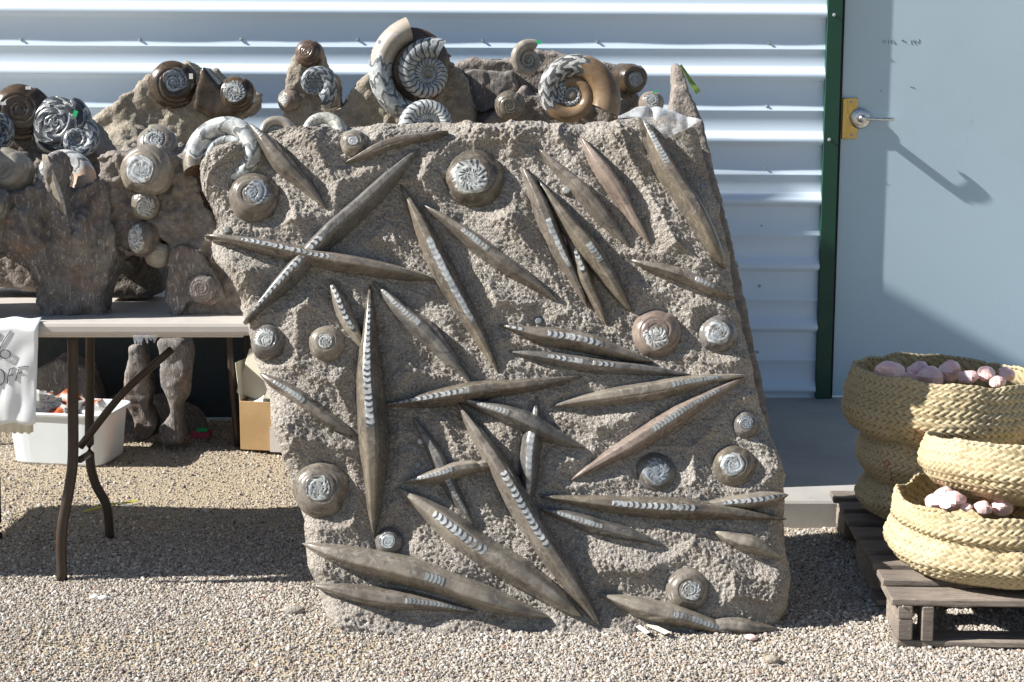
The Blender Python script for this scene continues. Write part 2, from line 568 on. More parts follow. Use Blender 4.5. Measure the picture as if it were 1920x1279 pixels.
def gravel_m():
    m, t, b = mat_new('pale mixed gravel', .85, .3)
    n = t.nodes.new('ShaderNodeObjectInfo')
    r = X(t, n.outputs['Random'])
    c = mixc(t, r, (.46, .42, .37), (.33, .29, .25))
    r2 = (r * 17.3).fract()
    c = mixc(t, r2.ramp(.70, .74), c, (.58, .545, .50))
    c = mixc(t, r2.ramp(.95, .97), c, (.38, .25, .19))
    c = mixc(t, (r * 41.7).fract().ramp(.86, .9), c, (.16, .145, .14))
    setc(t, b, c)
    bump(t, b, noise(t, coords(t, 'Generated'), 6, 3, .6), .3, .002)
    return m
M['gravel'] = gravel_m()
def bag():
    m, t, b = mat_new('clear plastic film', .18, .5)
    setc(t, b, (.70, .73, .78))
    tr = t.nodes.new('ShaderNodeBsdfTransparent')
    mx = t.nodes.new('ShaderNodeMixShader')
    f = noise(t, coords(t), 18, 3, .6).ramp(.35, .65, .12, .5)
    t.links.new(f.k, mx.inputs[0])
    t.links.new(tr.outputs[0], mx.inputs[1])
    t.links.new(b.outputs[0], mx.inputs[2])
    t.links.new(mx.outputs[0], t.nodes['Material Output'].inputs[0])
    return m
M['bag'] = bag()
M['tape'] = paint_mat('bright green tape', (.03, .62, .22), .4, .05)
M['leaf'] = paint_mat('olive green ribbon', (.16, .24, .05), .5, .1)
M['sticker'] = paint_mat('white price sticker', (.82, .82, .80), .5, .02)
M['yellow'] = paint_mat('yellow tape', (.55, .52, .06), .5, .1)
M['tarp'] = paint_mat('dark cloth', (.02, .02, .022), .9, .2)
M['shade_panel'] = paint_mat('dark teal board', (.035, .045, .05), .7, .3, 5)  # dark colour standing for the shade under the rear table
M['pink'] = paint_mat('pink plastic', (.55, .08, .16), .5, .1)
M['red_ink'] = paint_mat('red ink', (.42, .08, .06), .8, .1)

# ---------------------------------------------------------------- ground, pad
WALL_Y = 6.65
def ground():
    n = 160
    xs = np.concatenate([np.linspace(-60, -3, 12)[:-1], np.linspace(-3, 3, n), np.linspace(3, 60, 12)[1:]])
    ys = np.concatenate([np.linspace(-50, 3, 12)[:-1], np.linspace(3, 7, 110), np.linspace(7, 90, 12)[1:]])
    Xg, Yg = np.meshgrid(xs, ys)
    p = np.stack([Xg.ravel(), Yg.ravel(), np.zeros(Xg.size)], 1)
    near = (np.abs(p[:, 0]) < 3.2) & (p[:, 1] > 2.9) & (p[:, 1] < 7.1)
    p[:, 2] = np.where(near, .010 * fbm(p * 2.2, 3) + .004 * fbm(p * 14, 2, 5) - .004, -.004)
    o = link('ground', npmesh('ground', p, grid_faces(len(ys), len(xs))), M['ground'], None, True)
    tag(o, kind='structure')
ground()
def gravel():
    me_p, me_f = [], None
    xs, ys = np.linspace(-2.1, 2.1, 90), np.linspace(3.45, 6.6, 70)
    Xg, Yg = np.meshgrid(xs, ys)
    p = np.stack([Xg.ravel(), Yg.ravel(), np.zeros(Xg.size)], 1)
    p[:, 2] = .010 * fbm(p * 2.2, 3) + .004 * fbm(p * 14, 2, 5) - .002
    F = grid_faces(len(ys), len(xs))
    c = p[F].mean(1)
    keep = ~((c[:, 0] > .36) & (c[:, 1] > 4.95))
    me = npmesh('gravel', p, F[keep])
    d = np.clip(1.35 - (p[:, 1] - 4.15) * 1.0, .16, 1) * np.clip(.95 + fbm(p * 2.6, 3, 44) * .9, .3, 1.15)
    a = me.attributes.new('dens', 'FLOAT', 'POINT')
    a.data.foreach_set('value', d.astype(np.float32))
    o = link('gravel', me, M['gravel'])
    tag(o, 'pale crushed gravel spread over the yard in front of the wall', 'gravel', kind='stuff')
    ng = bpy.data.node_groups.new('gravel scatter', 'GeometryNodeTree')
    ng.interface.new_socket('Geometry', in_out='INPUT', socket_type='NodeSocketGeometry')
    ng.interface.new_socket('Geometry', in_out='OUTPUT', socket_type='NodeSocketGeometry')
    N, L = ng.nodes, ng.links
    gi, go = N.new('NodeGroupInput'), N.new('NodeGroupOutput')
    join = N.new('GeometryNodeJoinGeometry')
    for (dn, s0, s1, sub, seed) in ((23000, .0021, .0042, 1, 1), (1300, .0042, .0075, 2, 5)):
        dist = N.new('GeometryNodeDistributePointsOnFaces')
        at = N.new('GeometryNodeInputNamedAttribute'); at.data_type = 'FLOAT'; at.inputs['Name'].default_value = 'dens'
        mul = N.new('ShaderNodeMath'); mul.operation = 'MULTIPLY'; mul.inputs[1].default_value = dn
        L.new(at.outputs[0], mul.inputs[0]); L.new(mul.outputs[0], dist.inputs['Density'])
        dist.inputs['Seed'].default_value = seed
        ico = N.new('GeometryNodeMeshIcoSphere'); ico.inputs['Radius'].default_value = 1; ico.inputs['Subdivisions'].default_value = sub
        sm = N.new('GeometryNodeSetMaterial'); sm.inputs['Material'].default_value = M['gravel']
        L.new(ico.outputs[0], sm.inputs[0])
        # knock the sphere into a chip
        sp_ = N.new('GeometryNodeSetPosition')
        nz = N.new('ShaderNodeTexNoise'); nz.inputs['Scale'].default_value = 1.3
        ma = N.new('ShaderNodeVectorMath'); ma.operation = 'MULTIPLY_ADD'
        L.new(nz.outputs['Color'], ma.inputs[0]); ma.inputs[1].default_value = (.8, .8, .8); ma.inputs[2].default_value = (-.4, -.4, -.4)
        L.new(sm.outputs[0], sp_.inputs['Geometry']); L.new(ma.outputs[0], sp_.inputs['Offset'])
        inst = N.new('GeometryNodeInstanceOnPoints')
        L.new(gi.outputs[0], dist.inputs['Mesh'])
        L.new(dist.outputs['Points'], inst.inputs['Points'])
        L.new(sp_.outputs[0], inst.inputs['Instance'])
        rv = N.new('FunctionNodeRandomValue'); rv.data_type = 'FLOAT_VECTOR'
        rv.inputs[0].default_value = (0, 0, 0); rv.inputs[1].default_value = (6.28, 6.28, 6.28)
        L.new(rv.outputs[0], inst.inputs['Rotation'])
        rs = N.new('FunctionNodeRandomValue'); rs.data_type = 'FLOAT_VECTOR'
        rs.inputs[0].default_value = (s0, s0, s0); rs.inputs[1].default_value = (s1, s1, s1); rs.inputs['Seed'].default_value = 9
        L.new(rs.outputs[0], inst.inputs['Scale'])
        L.new(inst.outputs[0], join.inputs[0])
    L.new(join.outputs[0], go.inputs[0])
    md = o.modifiers.new('scatter', 'NODES')
    md.node_group = ng
gravel()
PAD_Z, PAD_Y = .08, 4.965
mb = MB()
mb.box((3.38, (PAD_Y + WALL_Y + .4) / 2, (PAD_Z - .12) / 2), (6.0, WALL_Y + .4 - PAD_Y, PAD_Z + .12), None, .008)
tag(mb.build('concrete_pad', M['concrete']), kind='structure')

# ---------------------------------------------------------------- building: siding, trim, door
bld = empty('metal_building', (0, WALL_Y, 0))
tag(bld, 'white ribbed metal building with dark green door trim and grey blue door', 'building')
def siding():
    TILT = math.tan(R(.28))
    ribs = [P(1400, y, WALL_Y).z for y in (15, 131, 252, 366, 488, 602, 718)]
    pitch = (ribs[0] - ribs[6]) / 6
    rz = [ribs[0] + pitch * k for k in range(5, 0, -1)] + ribs
    prof = []                         # (z above/below rib centre, outwards)
    for r0 in rz:
        p_ = pitch
        prof += [(r0 + .016, 0), (r0 + .013, .0015), (r0 - .013, .0205), (r0 - .016, .0225), (r0 - .030, .0225), (r0 - .033, .021), (r0 - .046, .001), (r0 - .05, 0)]
        mz = r0 - p_ * .625
        prof += [(mz + .006, 0), (mz - .001, .0055), (mz - .006, .0055), (mz - .012, 0)]
    prof = [q for q in prof if q[0] > .085] + [(.083, 0)]
    xl = P(0, 600, WALL_Y).x - 3.5
    xm = P(751, 10, WALL_Y).x
    xr = P(1548, 300, WALL_Y).x + .01
    for (a, b, off) in ((xl, xm + .004, 0), (xm - .004, xr, .0014)):
        nx = 60
        V, UVs = [], []
        xs = np.linspace(a, b, nx)
        for (z, w) in prof:
            for x in xs:
                s_ = (x - P(1400, 300, WALL_Y).x) * -TILT if z > .12 else 0
                wav = .0007 * math.sin(x * 5.1 + z * 3) + .0005 * math.sin(x * 12.7 + z * 9)
                V.append((x, WALL_Y - w - off - wav, z - s_ * -1 if False else z + s_))
        me = npmesh('siding_panel', V, grid_faces(len(prof), nx)[:, ::-1])
        link('siding_panel', me, M['white_metal'], bld, False)
    return rz
siding()
def screw(u, v, D, mat):
    c = P(u, v, D)
    b_ = MB()
    b_.disc(c, (0, -1, 0), .0072, .0015, 14, 0)
    b_.disc(c + Vector((0, -.001, 0)), (0, -1, 0), .0045, .0052, 6, 0)
    b_.build('screw', mat, bld)
for (u, v) in ((674, 19), (671, 74), (1441, 80), (1438, 199), (1434, 315), (1428, 423), (1424, 536), (1420, 660), (1425, 372)):
    screw(u, v, WALL_Y - .001, M['screw'])
for v in (19, 74, 108):
    screw(757, v, WALL_Y - .001, M['screw'])
for (u, v) in ((40, 74), (262, 74), (452, 74), (1120, 78), (905, 76), (1290, 19), (1010, 19), (330, 19), (120, 19), (1130, 19)):
    screw(u, v, WALL_Y - .001, M['screw'])
# green trim beside the door (jamb), standing a little proud of the siding
def slab_box(x0, x1, y0, y1, z0, z1, name, mat, parent, bev=.002):
    return MB().box(((x0 + x1) / 2, (y0 + y1) / 2, (z0 + z1) / 2), (x1 - x0, y1 - y0, z1 - z0), None, bev).build(name, mat, parent)
TRIM_Y = WALL_Y - .026
tx0, tx1 = P(1549, 300, TRIM_Y).x, P(1577, 300, TRIM_Y).x
tx0, tx1 = P(1543, 300, TRIM_Y).x, P(1571, 300, TRIM_Y).x
slab_box(tx0, tx1, TRIM_Y, WALL_Y + .03, PAD_Z + .002, 2.4, 'door_trim', M['green'], bld)
for (u, v) in ((1560, 28), (1551, 262)):
    screw(u + 4, v, TRIM_Y, M['screw'])
DOOR_Y = WALL_Y + .004
slab_box(tx1 + .001, tx1 + .012, DOOR_Y - .012, DOOR_Y + .05, PAD_Z + .002, 2.4, 'door_gap', M['gap'], bld, .001)
door = slab_box(tx1 + .0125, tx1 + .95, DOOR_Y, DOOR_Y + .045, P(1600, 742, DOOR_Y).z, 2.35, 'door', M['door'], bld, .003)
slab_box(tx1 + .012, tx1 + 1.1, DOOR_Y - .03, DOOR_Y + .06, PAD_Z + .001, P(1600, 745, DOOR_Y).z, 'threshold', M['chrome'], bld, .002)
slab_box(tx1 + .952, tx1 + 1.02, TRIM_Y, WALL_Y + .03, PAD_Z + .002, 2.4, 'door_trim', M['green'], bld)
slab_box(tx0, tx1 + 1.02, TRIM_Y + .001, WALL_Y + .03, 2.401, 2.48, 'door_trim', M['green'], bld)
xr0 = tx1 + 1.021
slab_box(xr0, xr0 + 3, WALL_Y - .004, WALL_Y + .03, PAD_Z + .002, 2.6, 'siding_panel', M['white_metal'], bld)
def latch():
    a, b = P(1577, 184, DOOR_Y), P(1606, 260, DOOR_Y)
    g = MB()
    g.box(((a.x + b.x) / 2, DOOR_Y - .006, (a.z + b.z) / 2), (b.x - a.x, .005, a.z - b.z), None, .0015)
    g.box((a.x + .014, DOOR_Y - .014, (a.z + b.z) / 2), (.022, .014, (a.z - b.z)), None, .003)
    g.build('latch_guard', M['brass'], door)
    for y in (191, 253):
        c = P(1596, y, DOOR_Y); g = MB(); g.disc(c + Vector((0, -.008, 0)), (0, -1, 0), .006, .004, 12)
        g.build('bolt', M['screw'], door)
    c = P(1613, 222, DOOR_Y - .01)
    g = MB(); g.disc(c + Vector((.0, .005, 0)), (0, -1, 0), .042, .014, 40, .2)
    g.build('rose', M['chrome'], door, True)
    g = MB(); g.disc(c + Vector((0, -.012, 0)), (0, -1, 0), .017, .042, 28, .1)
    g.disc(c + Vector((0, -.054, 0)), (0, -1, 0), .008, .003, 18, .1)
    g.build('knob', M['chrome'], door, True)
    g = MB()
    path = smooth_path([c + Vector(q) for q in ((.0, -.046, 0), (.03, -.050, -.001), (.08, -.048, -.003), (.118, -.044, -.003), (.124, -.034, -.003))], 5)
    g.tube(path, [.0075] * (len(path) - 4) + [.008, .0085, .0085, .007], 12)
    g.build('lever', M['chrome'], door, True)
latch()
def scribble():                       # faint worn pen marks above the lock
    rnd = random.Random(3)
    for (x0, x1) in ((1653, 1680), (1690, 1722)):
        x = x0
        while x < x1:
            pts = [P(x + rnd.uniform(0, 5), 78 + rnd.uniform(-4, 6), DOOR_Y - .0006) for _ in range(3)]
            g = MB(); g.tube(smooth_path(pts, 4), .0006, 5); g.build('pen_scribble', M['ink'], door)
            x += 5
    for (u, v) in ((1650, 170), (1707, 163), (1712, 164)):
        g = MB(); g.tube([P(u, v, DOOR_Y - .0006), P(u + 3, v + 1, DOOR_Y - .0006)], .0011, 5); g.build('pen_scribble', M['ink'], door)
scribble()

# an added cloth sheet, out of view, shaped to shade the lower wall
def shade_sheet():
    d, sx, sz = .60, sun_dir.x / sun_dir.y, sun_dir.z / sun_dir.y
    y = WALL_Y - d
    ox, oz = -abs(sx) * d, abs(sz) * d
    pts = [(-4.2, -.25), (-4.2, .935), (1.24, .925), (1.36, .66), (2.75, -.12), (2.75, -.25)]
    root = empty('added_shade_sheet', (ox, y, 3.5))
    tag(root, 'unseen canvas sheet on two poles, added to shade the lower wall', 'shade_sheet')
    g = MB()
    n = len(pts)
    V = [Vector((a + ox, y, b + oz)) for a, b in pts] + [Vector((a + ox, y + .012, b + oz)) for a, b in pts]
    g.add(V, [tuple(range(n)), tuple(range(2 * n - 1, n - 1, -1))] + [(i, i + n, (i + 1) % n + n, (i + 1) % n) for i in range(n)])
    g.build('canvas', M['cloth'], root)
    for x in (-4.1, 2.7 - 5.2):
        MB().tube([Vector((x + ox, y + .03, 0)), Vector((x + ox, y + .03, .9 + oz))], .02, 10).build('pole', M['leg'], root)
shade_sheet()

# ---------------------------------------------------------------- fossils
def ortho_w(t, peak=.5):
    tt = np.where(t < peak, t / peak * .5, .5 + (t - peak) / (1 - peak) * .5)
    return np.clip(np.sin(np.pi * np.clip(tt, .0, 1)), .0, 1) ** .72 * (1 - .0 * t) + .02
SLAB_HF = None
def orthoceras(parent, p0, p1, hw, strips=(), mi=0, ci=0, bend=0.0, lift=0.0, peak=.5, blunt=0, frame=None, hk=1.0, seed=0, side=0.0):
    """a long pointed fossil ground out of the stone; p0, p1 are points in the stone's plane"""
    a, b = np.array(p0), np.array(p1)
    d = b - a; Lg = np.linalg.norm(d); d = d / Lg
    nrm = np.array([-d[1], d[0]])
    n = 46
    t = np.linspace(0, 1, n)
    wp = ortho_w(t, peak)
    if blunt > 0: wp = np.where(t > .9, np.maximum(wp, .8), wp)
    if blunt < 0: wp = np.where(t < .1, np.maximum(wp, .8), wp)
    rs = np.random.default_rng(seed + 100)
    ph = rs.uniform(0, 6, 4)
    wp = wp * (1 + .09 * np.sin(t * 7 + ph[0]) + .03 * np.sin(t * 21 + ph[1]) + .012 * np.sin(t * 61 + ph[3]))
    cl = bend * np.sin(np.pi * t) + hw * .16 * np.sin(t * 7 + ph[2]) * np.sin(np.pi * t)
    cs = np.array([-1.12, -1.0, -.94, -.82, -.64, -.46, -.34, -.2, 0, .2, .34, .46, .64, .82, .94, 1.0, 1.12])
    fl = .32
    def hgt(c):
        q = np.clip((np.abs(c) - fl) / (1 - fl), 0, 1)
        return (1 - q ** 1.55)
    H0 = hw * 1.7 * hk
    def pt(i, c, extra=0.0):
        w_ = hw * wp[i]
        off = cl[i] + c * w_
        hh = H0 * (wp[i] ** .8) * hgt(c) + (side * c * w_ * .5 * max(0, 1 - abs(c)))
        if abs(c) > 1.0: hh = -.035
        q = a + d * (Lg * t[i]) + nrm * off
        return q[0], q[1], hh + extra + lift * math.sin(PI * t[i]) ** .5
    fr = frame or SPT
    V, UVs = [], []
    for i in range(n):
        for c in cs:
            x, y, w = pt(i, c)
            V.append(fr(x, y, w)); UVs.append((t[i] * Lg, c))
    me = npmesh('orthoceras_fossil', V, grid_faces(n, len(cs))[:, ::-1], UVs)
    o = link('orthoceras_fossil', me, ORTHO[mi], parent, True)
    for (s0, s1) in strips:
        ii = np.linspace(s0, s1, 24)
        V, UVs = [], []
        cc = np.linspace(-.40, .40, 9)
        for q in ii:
            k = min(int(q * (n - 1)), n - 2); f_ = q * (n - 1) - k
            tp = 1 - .55 * abs(2 * (q - s0) / (s1 - s0) - 1) ** 7
            for c in cc * tp:
                A, B = pt(k, c, .0012), pt(k + 1, c, .0012)
                x, y, w = [A[j] * (1 - f_) + B[j] * f_ for j in range(3)]
                endf = 1 - .0 * abs(c)
                w -= .0028 * (abs(c) / .40) ** 6 + (.003 if q in (ii[0], ii[-1]) else 0)
                V.append(fr(x, y, w)); UVs.append((q * Lg, c / .40))
        me = npmesh('chamber_row', V, grid_faces(24, 9)[:, ::-1], UVs)
        link('chamber_row', me, CHAM[ci], o, True)
    return o
def goniatite(parent, c, r, inner=.5, ioff=(0, 0), mi=0, si=0, hk=.55, frame=None, asp=1.0, rot=0.0, step=.06, name='coiled_fossil', flat=.45, mat=None, skirt=-.03, patch=True):
    """a rounded disc fossil with its cut centre"""
    fr = frame or SPT
    nr, nt = 30, 73
    H0 = r * hk
    def rad(th):
        return r * (1 + step * (((th - rot) % (2 * PI)) / (2 * PI) - .5) + .015 * math.sin(3 * th + rot) + .012 * math.sin(5 * th))
    def hh(q, th=0.0):
        k2 = (math.log(max(q, .06)) / math.log(.52) + (th - rot) / (2 * PI)) % 1.0
        gv = math.exp(-(min(k2, 1 - k2) / .085) ** 2) * (1 if .12 < q < .93 else 0)
        k = np.clip((q - flat) / (1 - flat), 0, 1)
        return H0 * .9 * (1 - k ** 2.1) - r * .045 * gv
    V, UVs = [], []
    for i in range(nr + 1):
        q = i / nr
        for j in range(nt):
            th = 2 * PI * j / (nt - 1)
            rr = rad(th) * q
            V.append(fr(c[0] + rr * math.cos(th) * asp, c[1] + rr * math.sin(th), hh(q, th) if i < nr else 0.0)); UVs.append((j / (nt - 1), q))
    for j in range(nt):
        th = 2 * PI * j / (nt - 1); rr = rad(th) * 1.03
        V.append(fr(c[0] + rr * math.cos(th) * asp, c[1] + rr * math.sin(th), skirt)); UVs.append((j / (nt - 1), 1))
    me = npmesh(name, V, grid_faces(nr + 2, nt), UVs)
    o = link(name, me, mat or ORTHO[mi], parent, True)
    if patch:
        V, UVs = [], []
        ri = r * inner
        cx, cy = ioff[0] * r, ioff[1] * r
        for i in range(13):
            q = i / 12
            for j in range(nt):
                th = 2 * PI * j / (nt - 1)
                rr = ri * q * (1 + .05 * math.sin(4 * th + rot * 3) + .12 * ((th - rot) % (2 * PI)) / (2 * PI))
                x, y = cx + rr * math.cos(th), cy + rr * math.sin(th)
                w = hh(min(1, math.hypot(x, y) / r), math.atan2(y, x)) + .0012 - (.003 if i == 12 else 0)
                V.append(fr(c[0] + x * asp, c[1] + y, w)); UVs.append((j / (nt - 1), q))
        link('coiled_center', npmesh('coiled_center', V, grid_faces(13, nt), UVs), SEPTA[si], o, True)
    return o
def ammonite(parent, cen, R_, yaw=0.0, pitch=0.0, roll=0.0, turns=3.2, whorl=.46, thick=.62, mat=None, start=0.0, mirror=False, name='ammonite_shell', open_end=True, keel=0.0, plug=True):
    """a coiled shell as a swept tube; lies in the xz plane facing -y before turning"""
    nt, ns = int(46 * turns), 22
    bq = math.log(1 / whorl) / (2 * PI)
    rot = Matrix.Rotation(yaw, 3, 'Z') @ Matrix.Rotation(pitch, 3, 'X')
    V, UVs = [], []
    for i in range(nt + 1):
        th = 2 * PI * turns * i / nt
        ro = R_ * math.exp(-bq * th)
        rc, a = ro * (1 + whorl) / 2, ro * (1 - whorl) / 2 * 1.12
        ang = start + (th if not mirror else -th)
        for j in range(ns + 1):
            s = 2 * PI * j / ns
            ra = rc + a * math.cos(s) * (1 + keel * max(0, math.cos(s)) ** 4)
            y = a * thick * 1.5 * math.sin(s)
            V.append(Vector(cen) + rot @ Vector((ra * math.cos(ang), y, ra * math.sin(ang))))
            UVs.append((i / nt * turns, j / ns))
    F = grid_faces(nt + 1, ns + 1)
    F = F[:, ::-1] if not mirror else F
    V2 = list(V); U2 = list(UVs)
    me = npmesh(name, V2, F, U2)
    o = link(name, me, mat, parent, True)
    # dark throat and centre plug
    g = MB()
    g.add([V[j] for j in range(ns)] , [tuple(range(ns))])
    g.build('shell_mouth', M['mouth'], o)
    if not plug: return o
    ax = rot @ Vector((0, -1, 0))
    g = MB(); rr = R_ * math.exp(-bq * 2 * PI * (turns - .6))
    g.disc(Vector(cen) - ax * rr * .2, ax, rr * .7, rr * .5, 20)
    g.build('shell_center', ORTHO[4], o, True)
    return o
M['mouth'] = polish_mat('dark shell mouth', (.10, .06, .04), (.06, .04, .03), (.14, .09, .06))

def smooth_np(V, E, it, f=.5):
    n = len(V)
    deg = np.bincount(E.ravel(), minlength=n).astype(float)[:, None]
    for _ in range(it):
        S = np.zeros_like(V)
        for k in range(3):
            S[:, k] = np.bincount(E[:, 0], V[E[:, 1], k], n) + np.bincount(E[:, 1], V[E[:, 0], k], n)
        V = V + f * (S / np.maximum(deg, 1) - V)
    return V
def carve(name, mb_, mat, parent=None, vox=.009, sm=5, amp=.006, big=.012, seed=0, pits=.013, streak=False, keep_z=None, hfun=None):
    """joined rough solids -> one stone skin with hammered relief"""
    me = bpy.data.meshes.new('tmp'); me.from_pydata(mb_.v, [], mb_.f); me.update()
    o = bpy.data.objects.new('tmp', me); COL.objects.link(o)
    md = o.modifiers.new('r', 'REMESH'); md.mode = 'VOXEL'; md.voxel_size = vox; md.use_smooth_shade = True
    dg = bpy.context.evaluated_depsgraph_get()
    m2 = bpy.data.meshes.new_from_object(o.evaluated_get(dg))
    bpy.data.objects.remove(o); bpy.data.meshes.remove(me)
    m2.name = name
    n = len(m2.vertices)
    V = np.empty(n * 3); m2.vertices.foreach_get('co', V); V = V.reshape(-1, 3)
    E = np.empty(len(m2.edges) * 2, dtype=np.int32); m2.edges.foreach_get('vertices', E); E = E.reshape(-1, 2)
    V = smooth_np(V, E, sm)
    m2.vertices.foreach_set('co', V.astype(np.float32).ravel()); m2.update()
    Nn = np.empty(n * 3, dtype=np.float32); m2.vertex_normals.foreach_get('vector', Nn); Nn = Nn.reshape(-1, 3)
    q = V * (1, 1, .5 if streak else 1)
    h = big * fbm(V * 11, 3, seed) + amp * fbm(q * 45, 3, seed + 9) + amp * 1.1 * (.45 - worley(q / pits + seed, seed))
    V = V + Nn * h[:, None]
    if keep_z is not None: V[:, 2] = np.maximum(V[:, 2], keep_z)
    m2.vertices.foreach_set('co', V.astype(np.float32).ravel()); m2.update()
    m2.materials.clear(); m2.materials.append(mat)
    return link(name, m2, mat, parent, True)
def prism_px(mb_, px, D, th, fr=None, inset=0.0):
    """outline given by photo pixels at depth D, th thick (backwards)"""
    n = len(px)
    fr = fr or (lambda u, v, w: P(u, v, D) + Vector((0, -w, 0)))
    V = [fr(u, v, 0) for (u, v) in px] + [fr(u, v, 0) + Vector((0, th, 0)) for (u, v) in px]
    F = [tuple(range(n)), tuple(range(2 * n - 1, n - 1, -1))]
    F += [(i, i + n, (i + 1) % n + n, (i + 1) % n) for i in range(n)]
    mb_.add(V, F)
    return mb_

# ---------------------------------------------------------------- the big slab
OR = [  # x0 y0 x1 y1 halfwidth strips mat chamber bend lift peak blunt
    (463, 226, 613, 391, 19, [(.03, .2)], 0, 1, 0, 0, .45, 0), (645, 302, 840, 242, 12, [], 0, 0, .010, 0, .5, 0),
    (453, 602, 787, 273, 23, [(.05, .47)], 2, 0, 0, 0, .55, 0), (379, 437, 822, 523, 17, [(.16, .56)], 0, 0, 0, .022, .5, 0),
    (747, 338, 935, 698, 21, [(.3, .76)], 1, 2, 0, .008, .5, 0), (795, 382, 1045, 561, 17, [(.28, .5)], 0, 1, 0, 0, .5, 0),
    (978, 304, 1102, 572, 19, [(.4, .75)], 0, 2, 0, 0, .45, 0), (1008, 332, 1186, 582, 20, [(.52, .66)], 1, 1, 0, .012, .55, 0),
    (1062, 436, 1138, 606, 15, [(.2, .45)], 1, 0, 0, 0, .5, 0), (1010, 273, 1184, 461, 17, [], 0, 0, .004, 0, .5, 0),
    (1088, 249, 1224, 459, 17, [], 3, 0, 0, 0, .45, 0), (1200, 210, 1362, 499, 25, [(.02, .36)], 1, 1, -.006, .012, .6, 0),
    (1184, 484, 1380, 554, 16, [(.6, .8)], 0, 1, .004, 0, .6, 0), (612, 519, 685, 657, 17, [(.05, .76)], 4, 0, 0, 0, .55, 0),
    (692, 530, 700, 1003, 25, [(.08, .6)], 1, 0, 0, .02, .6, 0), (697, 523, 882, 712, 19, [(.08, .5)], 2, 1, .004, 0, .5, 0),
    (484, 697, 666, 817, 17, [(.15, .5)], 0, 1, 0, 0, .5, 0), (933, 606, 1228, 676, 20, [(.05, .17), (.3, .68)], 0, 0, .004, 0, .55, 0),
    (948, 656, 1302, 701, 15, [(.22, .42), (.46, .58)], 2, 0, -.003, 0, .45, 0), (720, 757, 1093, 703, 18, [(.0, .44)], 1, 0, -.003, .006, .5, 0),
    (1030, 761, 1407, 701, 18, [(.6, .86)], 4, 1, .004, 0, .55, 0), (862, 744, 1099, 839, 18, [(.02, .4)], 2, 1, .003, .018, .5, 0),
    (1068, 901, 1402, 703, 19, [(.45, .86)], 3, 1, .004, .006, .55, 0), (1007, 738, 985, 962, 19, [(.1, .9)], 2, 2, 0, -.004, .5, 0),
    (774, 779, 889, 987, 16, [(.5, .9)], 2, 1, 0, -.004, .5, 0), (753, 905, 918, 870, 15, [(.1, .62)], 4, 1, .003, .02, .7, 1),
    (853, 749, 1127, 1177, 24, [(.32, .66)], 0, 0, 0, .02, .6, 0), (743, 913, 1092, 1157, 30, [(.2, .5)], 4, 0, 0, 0, .55, 0),
    (1012, 930, 1478, 972, 19, [(.28, .64)], 1, 0, 0, .006, .5, 0), (1268, 960, 1481, 927, 15, [(.4, .97)], 4, 0, 0, .002, .7, 0),
    (1012, 953, 1256, 1027, 16, [(.08, .5)], 2, 1, .003, 0, .4, 0), (1333, 994, 1470, 1047, 16, [], 4, 0, .002, 0, .45, 0),
    (564, 1018, 1030, 1158, 29, [(.5, .58)], 4, 1, .004, .01, .5, 0), (584, 1098, 900, 1148, 20, [(.55, .93)], 0, 1, 0, .0, .5, 0),
    (1122, 1113, 1395, 1193, 21, [(.5, .9)], 4, 1, 0, 0, .55, 0), (1300, 1178, 1464, 1180, 17, [], 0, 0, .004, .004, .4, 0)]
GO = [  # x y r inner ioff mat septa hk rot
    (472, 363, 50, .50, (.28, .05), 0, 3, .62, .5), (888, 330, 58, .62, (-.12, -.06), 1, 0, .5, 3.4), (662, 264, 27, .38, (0, 0), 4, 4, .6, 1),
    (500, 638, 35, .56, (-.18, .15), 2, 0, .7, 2), (610, 640, 35, .42, (0, .0), 4, 1, .65, 0), (600, 915, 53, .46, (-.05, 0), 0, 1, .55, 5.5),
    (1232, 621, 47, .50, (-.06, -.26), 3, 2, .5, 1), (1350, 623, 36, .66, (-.1, 0), 2, 4, .55, 4), (1400, 795, 26, .5, (.0, .12), 2, 3, .7, 2),
    (1378, 872, 41, .56, (-.12, .05), 1, 4, .55, 1), (1231, 884, 37, .72, (0, .02), 2, 3, .35, .3), (727, 1015, 26, .52, (0, 0), 2, 4, .6, 2),
    (1292, 1105, 41, .44, (.08, -.08), 0, 1, .55, 4.2), (787, 825, 8, .8, (0, 0), 4, 2, .4, 1), (783, 870, 7, .8, (0, 0), 4, 1, .4, 1),
    (1010, 598, 9, .8, (0, 0), 4, 3, .5, 1), (815, 398, 8, .7, (0, 0), 4, 3, .4, 1), (422, 655 - 228, 9, .6, (0, 0), 4, 2, .4, 1), (1063, 352, 10, .7, (0, 0), 4, 2, .4, 1)]
PXM = 1 / 712.0                       # metres of one pixel on the slab (mean)
